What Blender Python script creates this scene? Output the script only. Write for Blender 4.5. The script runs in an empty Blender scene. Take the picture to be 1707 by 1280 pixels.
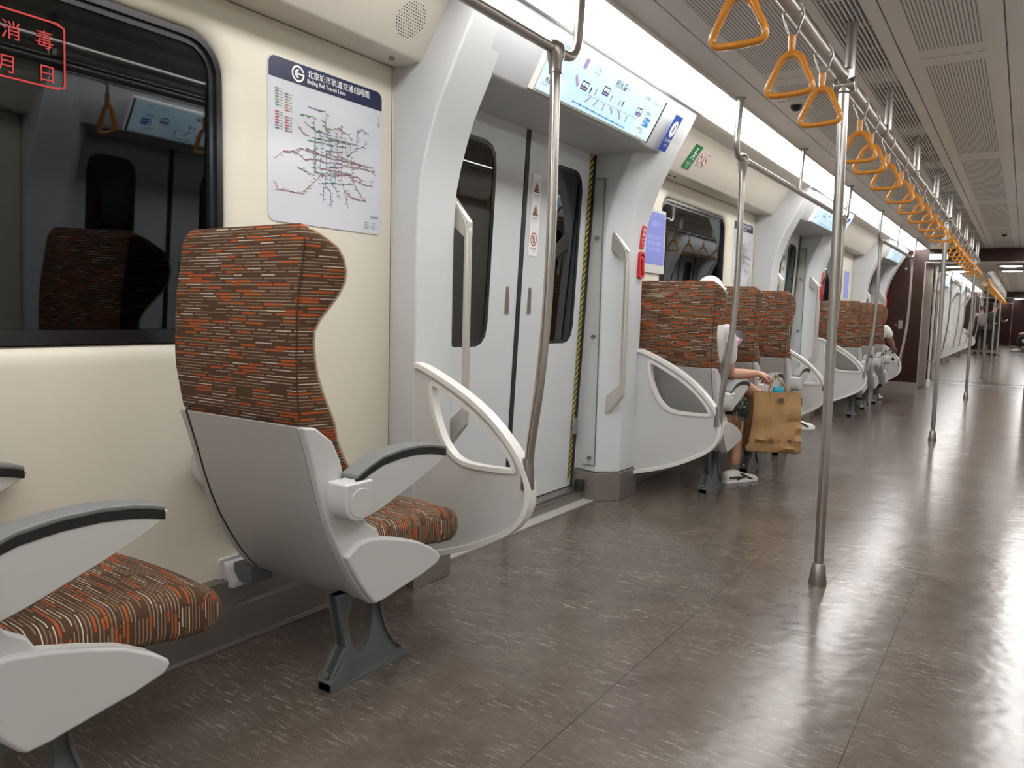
import bpy, bmesh, math, random
from mathutils import Vector, Matrix
random.seed(7)
C = bpy.context.scene.collection
PI = math.pi
P = 4.62            # distance from one doorway to the next along the car
CX = -0.62          # centre line of the car
W = -2.02           # left wall plane

# ------------------------------------------------------------------ materials
def mat(name, col, rough=.5, metal=0.0, spec=.5, emit=None, estr=1.0, coat=0.0):
    m = bpy.data.materials.new(name); m.use_nodes = True
    b = m.node_tree.nodes['Principled BSDF']
    b.inputs['Base Color'].default_value = (*col, 1)
    b.inputs['Roughness'].default_value = rough
    b.inputs['Metallic'].default_value = metal
    b.inputs['Specular IOR Level'].default_value = spec
    b.inputs['Coat Weight'].default_value = coat
    if emit:
        b.inputs['Emission Color'].default_value = (*emit, 1)
        b.inputs['Emission Strength'].default_value = estr
    return m

def noise_tint(m, scale, amt, rough_amt=0.0, stretch=(1, 1, 1), bump=0.0):
    """small procedural variation of colour, roughness and height"""
    nt = m.node_tree; b = nt.nodes['Principled BSDF']
    tc = nt.nodes.new('ShaderNodeTexCoord'); mp = nt.nodes.new('ShaderNodeMapping')
    mp.inputs['Scale'].default_value = stretch
    n = nt.nodes.new('ShaderNodeTexNoise'); n.inputs['Scale'].default_value = scale
    n.inputs['Detail'].default_value = 4
    nt.links.new(tc.outputs['Object'], mp.inputs[0]); nt.links.new(mp.outputs[0], n.inputs['Vector'])
    hsv = nt.nodes.new('ShaderNodeMix'); hsv.data_type = 'RGBA'
    c = b.inputs['Base Color'].default_value[:3]
    hsv.inputs[6].default_value = (*[x * (1 - amt) for x in c], 1)
    hsv.inputs[7].default_value = (*[min(1, x * (1 + amt)) for x in c], 1)
    nt.links.new(n.outputs['Fac'], hsv.inputs[0]); nt.links.new(hsv.outputs[2], b.inputs['Base Color'])
    if rough_amt:
        r = b.inputs['Roughness'].default_value
        mr = nt.nodes.new('ShaderNodeMapRange')
        mr.inputs['To Min'].default_value = max(0, r - rough_amt); mr.inputs['To Max'].default_value = r + rough_amt
        nt.links.new(n.outputs['Fac'], mr.inputs['Value']); nt.links.new(mr.outputs[0], b.inputs['Roughness'])
    if bump:
        bp = nt.nodes.new('ShaderNodeBump'); bp.inputs['Strength'].default_value = bump
        bp.inputs['Distance'].default_value = .002
        nt.links.new(n.outputs['Fac'], bp.inputs['Height']); nt.links.new(bp.outputs[0], b.inputs['Normal'])
    return m

class NT:
    def __init__(s, m): s.nt = m.node_tree
    def n(s, t, **kw):
        o = s.nt.nodes.new(t)
        for k, v in kw.items(): setattr(o, k, v)
        return o
    def l(s, a, b): s.nt.links.new(a, b)
    def math(s, op, a, b=None, c=None):
        o = s.n('ShaderNodeMath', operation=op)
        for i, v in enumerate((a, b, c)):
            if v is None: continue
            if isinstance(v, (int, float)): o.inputs[i].default_value = v
            else: s.l(v, o.inputs[i])
        return o.outputs[0]
    def mix(s, f, a, b):
        o = s.n('ShaderNodeMix', data_type='RGBA')
        for i, v in ((0, f), (6, a), (7, b)):
            if isinstance(v, (int, float)): o.inputs[i].default_value = v
            elif isinstance(v, tuple): o.inputs[i].default_value = (*v, 1)
            else: s.l(v, o.inputs[i])
        return o.outputs[2]

def fabric_material():
    m = mat('striped_moquette', (.1, .06, .04), .92, spec=.15)
    t = NT(m); b = m.node_tree.nodes['Principled BSDF']
    uv = t.n('ShaderNodeUVMap'); uv.uv_map = 'UVMap'
    sp = t.n('ShaderNodeSeparateXYZ'); t.l(uv.outputs[0], sp.inputs[0])
    u, v = sp.outputs[0], sp.outputs[1]
    rowf = t.math('DIVIDE', v, .0080)
    row = t.math('FLOOR', rowf); fr = t.math('FRACT', rowf)
    wn = t.n('ShaderNodeTexWhiteNoise', noise_dimensions='1D'); t.l(row, wn.inputs['W'])
    off = t.math('MULTIPLY', wn.outputs['Value'], 7.3)
    cellf = t.math('ADD', t.math('DIVIDE', u, .066), off)
    cell = t.math('FLOOR', cellf); cfr = t.math('FRACT', cellf)
    cb = t.n('ShaderNodeCombineXYZ'); t.l(cell, cb.inputs[0]); t.l(row, cb.inputs[1])
    w2 = t.n('ShaderNodeTexWhiteNoise', noise_dimensions='2D'); t.l(cb.outputs[0], w2.inputs['Vector'])
    w3 = t.n('ShaderNodeTexWhiteNoise', noise_dimensions='3D'); cb3 = t.n('ShaderNodeCombineXYZ')
    t.l(cell, cb3.inputs[0]); t.l(row, cb3.inputs[1]); cb3.inputs[2].default_value = 3.7; t.l(cb3.outputs[0], w3.inputs['Vector'])
    ramp = t.n('ShaderNodeValToRGB'); ramp.color_ramp.interpolation = 'CONSTANT'
    els = ramp.color_ramp.elements
    cols = [(0, (.090, .047, .028)), (.12, (.25, .17, .11)), (.42, (.40, .095, .024)), (.62, (.31, .235, .17)), (.86, (.60, .53, .44))]
    els[0].position = 0; els[0].color = (*cols[0][1], 1); els[1].position = cols[1][0]; els[1].color = (*cols[1][1], 1)
    for p, c in cols[2:]:
        e = els.new(p); e.color = (*c, 1)
    t.l(w2.outputs['Value'], ramp.inputs[0])
    # thin bars for pale dashes, full-height bars for the orange ones
    isor = t.math('MULTIPLY', t.math('GREATER_THAN', w2.outputs['Value'], .42), t.math('LESS_THAN', w2.outputs['Value'], .62))
    th = t.math('ADD', .30, t.math('MULTIPLY', isor, .34))
    bar = t.math('LESS_THAN', t.math('ABSOLUTE', t.math('SUBTRACT', fr, .5)), t.math('MULTIPLY', th, .5))
    keep = t.math('LESS_THAN', cfr, t.math('ADD', .72, t.math('MULTIPLY', w3.outputs['Value'], .5)))
    f = t.math('MULTIPLY', bar, keep)
    col = t.mix(f, (.090, .047, .028), ramp.outputs[0])
    t.l(col, b.inputs['Base Color'])
    bp = t.n('ShaderNodeBump'); bp.inputs['Strength'].default_value = .35; bp.inputs['Distance'].default_value = .0015
    ns = t.n('ShaderNodeTexNoise'); ns.inputs['Scale'].default_value = 900
    t.l(t.math('ADD', f, ns.outputs['Fac']), bp.inputs['Height']); t.l(bp.outputs[0], b.inputs['Normal'])
    b.inputs['Sheen Weight'].default_value = .04
    return m

def floor_material():
    m = mat('scuffed_brown_rubber', (.16, .12, .10), .3, spec=.5)
    t = NT(m); b = m.node_tree.nodes['Principled BSDF']
    tc = t.n('ShaderNodeTexCoord')
    def noise(scale, detail=4, vec=None, st=None, dist=0):
        n = t.n('ShaderNodeTexNoise'); n.inputs['Scale'].default_value = scale; n.inputs['Detail'].default_value = detail
        n.inputs['Distortion'].default_value = dist
        if st:
            mp = t.n('ShaderNodeMapping'); mp.inputs['Scale'].default_value = st[:3]; mp.inputs['Rotation'].default_value = (0, 0, st[3])
            t.l(tc.outputs['Object'], mp.inputs[0]); t.l(mp.outputs[0], n.inputs['Vector'])
        else: t.l(tc.outputs['Object'], n.inputs['Vector'])
        return n.outputs['Fac']
    def ramp(v, a, bb):
        r = t.n('ShaderNodeMapRange'); r.inputs['From Min'].default_value = a; r.inputs['From Max'].default_value = bb
        t.l(v, r.inputs['Value']); return r.outputs[0]
    big = ramp(noise(1.7, 6), .33, .67)
    mid = ramp(noise(9, 6), .3, .7); grain = ramp(noise(38, 2), .3, .7)
    col = t.mix(big, (.064, .046, .036), (.118, .094, .077))
    col = t.mix(t.math('MULTIPLY', mid, .40), col, (.175, .148, .126)); col = t.mix(t.math('MULTIPLY', grain, .30), col, (.055, .044, .036))
    # scuffs: thin bright strokes in several directions where the floor is walked on
    scr = None
    for k, (ang, sc) in enumerate(((.2, 30), (.75, 24), (1.25, 34), (2.1, 27), (2.7, 38))):
        s = noise(1, 2, st=(sc * .5, sc * 5.5, 1, ang), dist=.8)
        s = ramp(s, .62, .74)
        patch = ramp(noise(2.6 + k * .9, 3, st=(1, 1, 1, k * 1.1)), .46, .66)
        s = t.math('MULTIPLY', s, patch)
        scr = s if scr is None else t.math('MAXIMUM', scr, s)
        col = t.mix(t.math('MULTIPLY', scr, .42), col, (.36, .31, .27))
    # welded seams between the floor sheets
    sp = t.n('ShaderNodeSeparateXYZ'); t.l(tc.outputs['Object'], sp.inputs[0])
    seam = None
    for x in (-.895, -.29, .30):
        d = t.math('ABSOLUTE', t.math('SUBTRACT', sp.outputs[0], x))
        q = t.math('LESS_THAN', d, .0016)
        seam = q if seam is None else t.math('MAXIMUM', seam, q)
    col = t.mix(t.math('MULTIPLY', seam, .8), col, (.03, .02, .016))
    t.l(col, b.inputs['Base Color'])
    ro = t.math('ADD', .165, t.math('MULTIPLY', noise(5, 3), .09))
    t.l(ro, b.inputs['Roughness'])
    bp = t.n('ShaderNodeBump'); bp.inputs['Strength'].default_value = .22; bp.inputs['Distance'].default_value = .004
    t.l(t.math('ADD', t.math('MULTIPLY', noise(18, 1), 1.0), t.math('MULTIPLY', noise(3.0, 2), 2.5)), bp.inputs['Height'])
    t.l(bp.outputs[0], b.inputs['Normal'])
    return m

def slot_panel_material():
    """ceiling panel with rows of fine slots running along the car"""
    m = mat('slotted_ceiling_panel', (.74, .68, .62), .5)
    t = NT(m); b = m.node_tree.nodes['Principled BSDF']
    tc = t.n('ShaderNodeTexCoord'); sp = t.n('ShaderNodeSeparateXYZ'); t.l(tc.outputs['Object'], sp.inputs[0])
    x, y = sp.outputs[0], sp.outputs[1]
    fx = t.math('FRACT', t.math('DIVIDE', t.math('ADD', x, 10), .0135))
    line = t.math('LESS_THAN', fx, .40)
    fy = t.math('FRACT', t.math('DIVIDE', t.math('ADD', y, 10.12), 2.31))
    inside = t.math('MULTIPLY', t.math('GREATER_THAN', fy, .05), t.math('LESS_THAN', fy, .95))
    dash = t.math('GREATER_THAN', t.math('FRACT', t.math('DIVIDE', y, .022)), .18)
    joint = t.math('LESS_THAN', t.math('ABSOLUTE', t.math('SUBTRACT', t.math('FRACT', t.math('ADD', t.math('DIVIDE', t.math('ADD', y, 10.12), 2.31), .5)), .5)), .0011)
    f = t.math('MULTIPLY', t.math('MULTIPLY', line, inside), dash)
    f = t.math('MAXIMUM', t.math('MULTIPLY', f, .85), joint)
    t.l(t.mix(f, (.74, .68, .62), (.10, .09, .08)), b.inputs['Base Color'])
    return m

def glass_material(name, tint, ior, amount):
    m = bpy.data.materials.new(name); m.use_nodes = True
    nt = m.node_tree; nt.nodes.clear(); t = NT(m)
    out = t.n('ShaderNodeOutputMaterial'); g = t.n('ShaderNodeBsdfGlossy'); g.inputs['Roughness'].default_value = .012
    g.inputs['Color'].default_value = (.95, .97, 1, 1)
    tr = t.n('ShaderNodeBsdfTransparent'); tr.inputs['Color'].default_value = (*tint, 1)
    fr = t.n('ShaderNodeFresnel'); fr.inputs['IOR'].default_value = ior
    mx = t.n('ShaderNodeMixShader'); t.l(t.math('MULTIPLY', fr.outputs[0], amount), mx.inputs[0])
    t.l(tr.outputs[0], mx.inputs[1]); t.l(g.outputs[0], mx.inputs[2]); t.l(mx.outputs[0], out.inputs[0])
    return m

M = {}
M['cream'] = noise_tint(mat('cream_wall_panel', (.70, .66, .56), .42), 3, .02)
M['cream2'] = mat('cream_cover_panel', (.72, .68, .60), .4)
M['grey'] = noise_tint(mat('pale_grey_panel', (.60, .615, .635), .34), 2.5, .02)
M['greyd'] = mat('panel_joint_grey', (.16, .16, .165), .6)
M['header'] = mat('header_grey_panel', (.47, .48, .50), .38)
M['white'] = mat('white_plastic', (.72, .71, .68), .35)
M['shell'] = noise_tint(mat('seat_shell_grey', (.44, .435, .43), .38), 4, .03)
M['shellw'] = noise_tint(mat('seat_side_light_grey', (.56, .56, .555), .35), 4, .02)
M['pad'] = mat('armrest_pad_grey', (.17, .175, .18), .55)
M['black'] = mat('black_rubber', (.012, .012, .013), .5)
M['blackg'] = mat('black_window_frame', (.015, .015, .017), .22)
M['leg'] = noise_tint(mat('cast_leg_grey', (.105, .11, .115), .45), 30, .08)
M['steel'] = mat('brushed_steel', (.47, .44, .41), .30, 1.0)
M['steeld'] = mat('dull_steel', (.33, .31, .29), .38, 1.0)
M['kick'] = noise_tint(mat('kick_plate', (.30, .27, .25), .4, .7), 8, .1, .08)
M['handle'] = mat('satin_handle', (.60, .57, .52), .32, .6)
M['ceil'] = noise_tint(mat('ceiling_panel', (.74, .68, .62), .42), 2, .03)
M['slot'] = slot_panel_material()
M['slat'] = mat('grille_slat', (.72, .69, .64), .4)
M['dark'] = mat('dark_recess', (.012, .012, .012), .8)
M['light'] = mat('lamp_diffuser', (.9, .9, .9), .5, emit=(1, .985, .955), estr=5.0)
M['orange'] = mat('orange_plastic', (.62, .235, .018), .28, coat=.2)
M['fabric'] = fabric_material()
M['floor'] = floor_material()
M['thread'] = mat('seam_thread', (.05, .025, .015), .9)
M['edge_highlight'] = mat('tan_piping', (.42, .32, .22), .85)  # pale tan for the painted sheen on the seat wings
M['sill'] = mat('pale_sill', (.50, .49, .46), .4, .3)
M['glass'] = glass_material('dark_window_glass', (.42, .45, .47), 1.62, 1.0)
M['brown'] = noise_tint(mat('dark_red_brown_laminate', (.032, .0105, .0075), .2, spec=.35), 6, .35, 0, (6, 6, .6))
M['beige'] = mat('gangway_beige_metal', (.36, .28, .23), .35, .4)
M['navy'] = mat('navy_print', (.006, .013, .058), .35)
M['blue'] = mat('blue_print', (.012, .055, .33), .4)
M['paper'] = mat('poster_paper', (.62, .635, .70), .16, spec=.6)
M['wht'] = mat('white_print', (.85, .85, .85), .5)
M['ink'] = mat('black_print', (.02, .02, .025), .5)
M['grey_ink'] = mat('grey_print', (.20, .20, .22), .5)
M['red'] = mat('red_print', (.52, .02, .022), .4)
M['redd'] = mat('dark_red_box', (.28, .01, .012), .25)
M['green'] = mat('green_print', (.012, .20, .055), .4)
M['yel'] = mat('yellow_tape', (.62, .50, .06), .5)
M['warn'] = mat('warning_orange_print', (.55, .26, .10), .5)
M['led'] = mat('lit_screen', (.3, .4, .45), .2, emit=(.50, .72, .84), estr=.37)
M['ledw'] = mat('lit_screen_pale', (.3, .4, .45), .2, emit=(.66, .82, .92), estr=.38)
M['ledk'] = mat('lit_screen_dark_print', (.01, .01, .02), .3, emit=(.02, .03, .06), estr=.4)
M['ledp'] = mat('lit_screen_mauve', (.1, .05, .1), .3, emit=(.42, .30, .58), estr=.4)
M['ledb'] = mat('lit_screen_blue', (.02, .1, .3), .3, emit=(.03, .20, .50), estr=.4)
M['adblue'] = mat('lit_blue_notice_screen', (.05, .06, .2), .3, emit=(.15, .17, .42), estr=.40)
M['adtxt'] = mat('lit_notice_text', (.1, .1, .3), .3, emit=(.30, .34, .62), estr=.45)
M['skin'] = mat('skin', (.52, .27, .18), .5); M['skin'].node_tree.nodes['Principled BSDF'].inputs['Subsurface Weight'].default_value = .1
M['skin2'] = mat('skin_darker', (.32, .15, .10), .5)
M['shirt'] = noise_tint(mat('white_cotton', (.72, .72, .70), .8), 12, .05, bump=.4)
M['hair'] = mat('black_hair', (.012, .010, .010), .5)
M['blackc'] = noise_tint(mat('black_cloth', (.014, .014, .016), .85), 20, .3)
M['greyc'] = mat('mauve_grey_cloth', (.22, .17, .17), .8)
M['redc'] = mat('red_cloth', (.38, .03, .03), .8)
M['kraft'] = noise_tint(mat('brown_kraft_paper', (.36, .205, .085), .75), 9, .14, bump=.6)
M['kraftd'] = mat('kraft_print', (.07, .04, .02), .7)
M['twine'] = mat('paper_handle', (.40, .27, .15), .8)
M['cyan'] = mat('cyan_plastic', (.02, .30, .42), .4)
M['sneak'] = mat('white_sneaker', (.70, .69, .66), .55)
M['mapc'] = [mat('map_line_%s' % n, c, .4) for n, c in
             (('red', (.42, .10, .08)), ('blue', (.06, .12, .30)), ('teal', (.05, .28, .30)), ('magenta', (.36, .10, .14)), ('olive', (.38, .42, .14)),
              ('green', (.14, .30, .16)), ('violet', (.20, .14, .22)), ('tan', (.38, .24, .15)), ('slate', (.12, .14, .22)))]
def shorts_material():
    m = mat('black_white_print_cloth', (.02, .02, .02), .8); t = NT(m)
    tc = t.n('ShaderNodeTexCoord'); n = t.n('ShaderNodeTexNoise'); n.inputs['Scale'].default_value = 26
    n.inputs['Distortion'].default_value = 2.5; t.l(tc.outputs['Object'], n.inputs['Vector'])
    t.l(t.mix(t.math('GREATER_THAN', n.outputs['Fac'], .56), (.015, .015, .018), (.34, .34, .34)), m.node_tree.nodes['Principled BSDF'].inputs['Base Color'])
    return m
M['shorts'] = shorts_material()

# ------------------------------------------------------------------ mesh builder
class MB:
    def __init__(s): s.v = []; s.f = []; s.m = []; s.uv = {}
    def add(s, vs, fs, m=0, uvs=None):
        o = len(s.v); s.v += [tuple(p) for p in vs]
        for i, f in enumerate(fs):
            if uvs: s.uv[len(s.f)] = uvs[i]
            s.f.append(tuple(o + k for k in f)); s.m.append(m)
        return s
    def box(s, x0, x1, y0, y1, z0, z1, m=0):
        x0, x1 = sorted((x0, x1)); y0, y1 = sorted((y0, y1)); z0, z1 = sorted((z0, z1))
        vs = [(x, y, z) for z in (z0, z1) for y in (y0, y1) for x in (x0, x1)]
        return s.add(vs, [(0, 2, 3, 1), (4, 5, 7, 6), (0, 1, 5, 4), (2, 6, 7, 3), (0, 4, 6, 2), (1, 3, 7, 5)], m)
    def prism(s, poly, axis, a, b, m=0):
        """poly: 2-D points in the two other axes, in order (y,z) for x, (x,z) for y, (x,y) for z"""
        def P3(p, t): return {'x': (t, p[0], p[1]), 'y': (p[0], t, p[1]), 'z': (p[0], p[1], t)}[axis]
        n = len(poly); vs = [P3(p, a) for p in poly] + [P3(p, b) for p in poly]
        fs = [tuple(range(n)), tuple(reversed(range(n, 2 * n)))] + [(i, (i + 1) % n, n + (i + 1) % n, n + i) for i in range(n)]
        return s.add(vs, fs, m)
    def ringprism(s, outer, inner, axis, a, b, m=0):
        def P3(p, t): return {'x': (t, p[0], p[1]), 'y': (p[0], t, p[1]), 'z': (p[0], p[1], t)}[axis]
        n = len(outer); vs = [P3(p, t) for t in (a, b) for p in outer] + [P3(p, t) for t in (a, b) for p in inner]
        fs = []
        for i in range(n):
            j = (i + 1) % n
            fs += [(i, j, 2 * n + j, 2 * n + i), (n + i, 3 * n + i, 3 * n + j, n + j), (i, n + i, n + j, j), (2 * n + i, 2 * n + j, 3 * n + j, 3 * n + i)]
        return s.add(vs, fs, m)
    def loft(s, rings, m=0, caps=True, uv=None):
        n = len(rings[0]); vs = [p for r in rings for p in r]; fs = []; uvs = []
        for k in range(len(rings) - 1):
            for i in range(n):
                j = (i + 1) % n
                fs.append((k * n + i, k * n + j, (k + 1) * n + j, (k + 1) * n + i))
                if uv:
                    i2 = i + 1
                    uvs.append([uv[k][i], uv[k][i2], uv[k + 1][i2], uv[k + 1][i]])
        if caps:
            fs.append(tuple(reversed(range(n)))); fs.append(tuple(range((len(rings) - 1) * n, len(rings) * n)))
            if uv:
                uvs.append([uv[0][i] for i in reversed(range(n))]); uvs.append([uv[-1][i] for i in range(n)])
        return s.add(vs, fs, m, uvs if uv else None)
    def tube(s, path, r, n=12, m=0, closed=False):
        pts = [Vector(p) for p in path]; N = len(pts); rings = []
        rr = r if isinstance(r, (list, tuple)) else [r] * N
        up = None
        for i in range(N):
            if closed: d = (pts[(i + 1) % N] - pts[i - 1]).normalized()
            else: d = (pts[min(i + 1, N - 1)] - pts[max(i - 1, 0)]).normalized()
            if up is None: up = Vector((0, 0, 1)) if abs(d.z) < .9 else Vector((1, 0, 0))
            a = d.cross(up).normalized(); b = a.cross(d).normalized(); up = b
            rings.append([pts[i] + (a * math.cos(2 * PI * k / n) + b * math.sin(2 * PI * k / n)) * rr[i] for k in range(n)])
        if closed: rings.append(rings[0]); return s.loft(rings, m, caps=False)
        return s.loft(rings, m)
    def lathe(s, prof, c=(0, 0), n=20, m=0):
        rings = [[(c[0] + r * math.cos(2 * PI * k / n), c[1] + r * math.sin(2 * PI * k / n), z) for k in range(n)] for r, z in prof]
        return s.loft(rings, m)
    def cyl(s, p, q, r, n=16, m=0): return s.tube([p, q], r, n, m)
    def build(s, name, mats, parent=None, origin=(0, 0, 0), bevel=0, seg=2, angle=35, subsurf=0, smooth=True):
        me = bpy.data.meshes.new(name)
        ox, oy, oz = origin
        me.from_pydata([(x - ox, y - oy, z - oz) for x, y, z in s.v], [], s.f)
        if not isinstance(mats, (list, tuple)): mats = [mats]
        for q in mats: me.materials.append(q)
        for p, k in zip(me.polygons, s.m): p.material_index = k
        if s.uv:
            lay = me.uv_layers.new(name='UVMap')
            for fi, us in s.uv.items():
                for li, w in zip(me.polygons[fi].loop_indices, us): lay.data[li].uv = w
        bm = bmesh.new(); bm.from_mesh(me)
        if not s.uv: bmesh.ops.remove_doubles(bm, verts=bm.verts, dist=1e-5)
        bmesh.ops.recalc_face_normals(bm, faces=bm.faces); bm.to_mesh(me); bm.free()
        if smooth:
            me.shade_smooth(); me.set_sharp_from_angle(angle=math.radians(angle))
        o = bpy.data.objects.new(name, me); C.objects.link(o)
        if parent: o.parent = parent
        else: o.location = origin
        if bevel:
            b = o.modifiers.new('bevel', 'BEVEL'); b.width = bevel; b.segments = seg; b.limit_method = 'ANGLE'
            b.angle_limit = math.radians(30); b.harden_normals = True
        if subsurf:
            q = o.modifiers.new('sub', 'SUBSURF'); q.levels = subsurf; q.render_levels = subsurf
        return o

def props(o, label=None, cat=None, group=None, kind=None):
    for k, v in (('label', label), ('category', cat), ('group', group), ('kind', kind)):
        if v: o[k] = v
    return o
def thing(name, label, cat, loc, group=None):
    o = bpy.data.objects.new(name, None); C.objects.link(o); o.location = loc; o.empty_display_size = .1
    return props(o, label, cat, group)
def sgroup(name, loc=(0, 0, 0)):
    o = bpy.data.objects.new(name, None); C.objects.link(o); o.location = loc; o.empty_display_size = .1
    return props(o, kind='structure')
def copy_tree(root, loc, label=None, group=None, parent=None, scale=None, rotz=None):
    r = root.copy(); C.objects.link(r)
    if parent: r.parent = parent
    else:
        r.location = loc
        if scale: r.scale = scale
        if rotz is not None: r.rotation_euler = (0, 0, rotz)
    if label: r['label'] = label
    if group: r['group'] = group
    for ch in list(root.children): copy_tree(ch, None, parent=r)
    return r

def lerp_table(tab, t):
    """tab: sorted [(t, value)]"""
    if t <= tab[0][0]: return tab[0][1]
    for (a, va), (b, vb) in zip(tab, tab[1:]):
        if t <= b:
            f = (t - a) / (b - a) if b > a else 0
            return va + (vb - va) * f
    return tab[-1][1]
def smooth_poly(pts, n=4, closed=True):
    """Catmull-Rom through the points"""
    out = []; N = len(pts)
    rng = range(N) if closed else range(N - 1)
    for i in rng:
        p0 = pts[i - 1] if closed or i > 0 else pts[0]; p1 = pts[i]
        p2 = pts[(i + 1) % N]; p3 = pts[(i + 2) % N] if closed or i + 2 < N else pts[-1]
        for k in range(n):
            t = k / n
            out.append(tuple(.5 * (2 * b + (c - a) * t + (2 * a - 5 * b + 4 * c - d) * t * t + (3 * b - a - 3 * c + d) * t ** 3) for a, b, c, d in zip(p0, p1, p2, p3)))
    if not closed: out.append(tuple(pts[-1]))
    return out
def polar(poly, c, n):
    """resample a star-shaped polygon at n directions about c"""
    out = []
    for k in range(n):
        a = 2 * PI * k / n; dx, dy = math.cos(a), math.sin(a); best = 0
        for (x1, y1), (x2, y2) in zip(poly, poly[1:] + poly[:1]):
            ex, ey = x2 - x1, y2 - y1; det = dx * (-ey) - dy * (-ex)
            if abs(det) < 1e-12: continue
            rx, ry = x1 - c[0], y1 - c[1]
            t = (rx * (-ey) - ry * (-ex)) / det; u = (dx * ry - dy * rx) / det
            if t > 0 and -1e-9 <= u <= 1 + 1e-9 and t > best: best = t
        out.append((c[0] + dx * best, c[1] + dy * best))
    return out
def rrect(x0, x1, y0, y1, r, n=6):
    out = []
    for cx, cy, a0 in ((x1 - r, y1 - r, 0), (x0 + r, y1 - r, PI / 2), (x0 + r, y0 + r, PI), (x1 - r, y0 + r, 1.5 * PI)):
        for k in range(n + 1):
            a = a0 + PI / 2 * k / n; out.append((cx + r * math.cos(a), cy + r * math.sin(a)))
    return out
def bend(pts, r, n=6):
    """round the inner corners of a 3-D polyline"""
    pts = [Vector(p) for p in pts]; out = [pts[0]]
    for i in range(1, len(pts) - 1):
        a, b, c = pts[i - 1], pts[i], pts[i + 1]
        d1 = (a - b); d2 = (c - b); rr = min(r, d1.length * .49, d2.length * .49)
        s = b + d1.normalized() * rr; e = b + d2.normalized() * rr
        for k in range(n + 1):
            t = k / n; out.append(s * (1 - t) ** 2 + b * 2 * t * (1 - t) + e * t * t)
    out.append(pts[-1]); return out

# flat artwork on a plane
class Plane:
    def __init__(s, O, U, V):
        s.O = Vector(O); s.U = Vector(U).normalized(); s.V = Vector(V).normalized(); s.N = s.U.cross(s.V)
    def p(s, u, v, n=0): return tuple(s.O + s.U * u + s.V * v + s.N * n)
def flat(mb, pl, poly, n, m=0, th=0):
    if th:
        k = len(poly); vs = [pl.p(u, v, n - th) for u, v in poly] + [pl.p(u, v, n) for u, v in poly]
        mb.add(vs, [tuple(range(k)), tuple(range(k, 2 * k))] + [(i, (i + 1) % k, k + (i + 1) % k, k + i) for i in range(k)], m)
    else: mb.add([pl.p(u, v, n) for u, v in poly], [tuple(range(len(poly)))], m)
def rect(mb, pl, u0, u1, v0, v1, n, m=0, th=0): flat(mb, pl, [(u0, v0), (u1, v0), (u1, v1), (u0, v1)], n, m, th)
def ribbon(mb, pl, pts, w, n, m=0):
    for (a, b), (c, d) in zip(pts, pts[1:]):
        L = math.hypot(c - a, d - b)
        if L < 1e-6: continue
        nx, ny = -(d - b) / L * w / 2, (c - a) / L * w / 2
        flat(mb, pl, [(a + nx, b + ny), (a - nx, b - ny), (c - nx, d - ny), (c + nx, d + ny)], n, m)
def circle(u, v, r, n=20, ry=None): return [(u + r * math.cos(2 * PI * k / n), v + (ry or r) * math.sin(2 * PI * k / n)) for k in range(n)]
def ring(mb, pl, u, v, r, w, n, m=0, a0=0, a1=2 * PI, k=28, ry=1.0):
    pts = [(u + r * math.cos(a0 + (a1 - a0) * i / k), v + r * ry * math.sin(a0 + (a1 - a0) * i / k)) for i in range(k + 1)]
    ribbon(mb, pl, pts, w, n, m)
_tc = {}
def text(mb, pl, body, size, u, v, n, m=0, align='LEFT', sx=1.0, bold=0.0):
    key = (body, align, bold)
    if key not in _tc:
        cu = bpy.data.curves.new('txt', 'FONT'); cu.body = body; cu.size = 1; cu.align_x = align; cu.resolution_u = 3
        cu.offset = bold
        o = bpy.data.objects.new('txt', cu); C.objects.link(o)
        dg = bpy.context.evaluated_depsgraph_get()
        me = bpy.data.meshes.new_from_object(o.evaluated_get(dg))
        _tc[key] = ([tuple(q.co) for q in me.vertices], [tuple(p.vertices) for p in me.polygons])
        bpy.data.objects.remove(o); bpy.data.curves.remove(cu); bpy.data.meshes.remove(me)
    vs, fs = _tc[key]
    mb.add([pl.p(u + x * size * sx, v + y * size, n) for x, y, z in vs], fs, m)

# ------------------------------------------------------------------ the shell of the car
Y0 = -5.2
YE = 13.42     # brown end partition
def pillar_x(z): return lerp_table([(0, -1.84), (1.35, -1.842), (1.5, -1.83), (1.61, -1.805), (1.75, -1.755), (1.9, -1.68), (2.14, -1.55), (2.2, -1.53)], z)

def mirror_x(o):
    """the same piece on the other side of the car"""
    c = copy_tree(o, (2 * CX - o.location.x, o.location.y, o.location.z), scale=(-1, 1, 1)); return c

# floor
fl = MB().box(-2.1, .86, Y0, YE + .06, -.06, 0).build('floor', M['floor']); props(fl, kind='structure')
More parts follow.
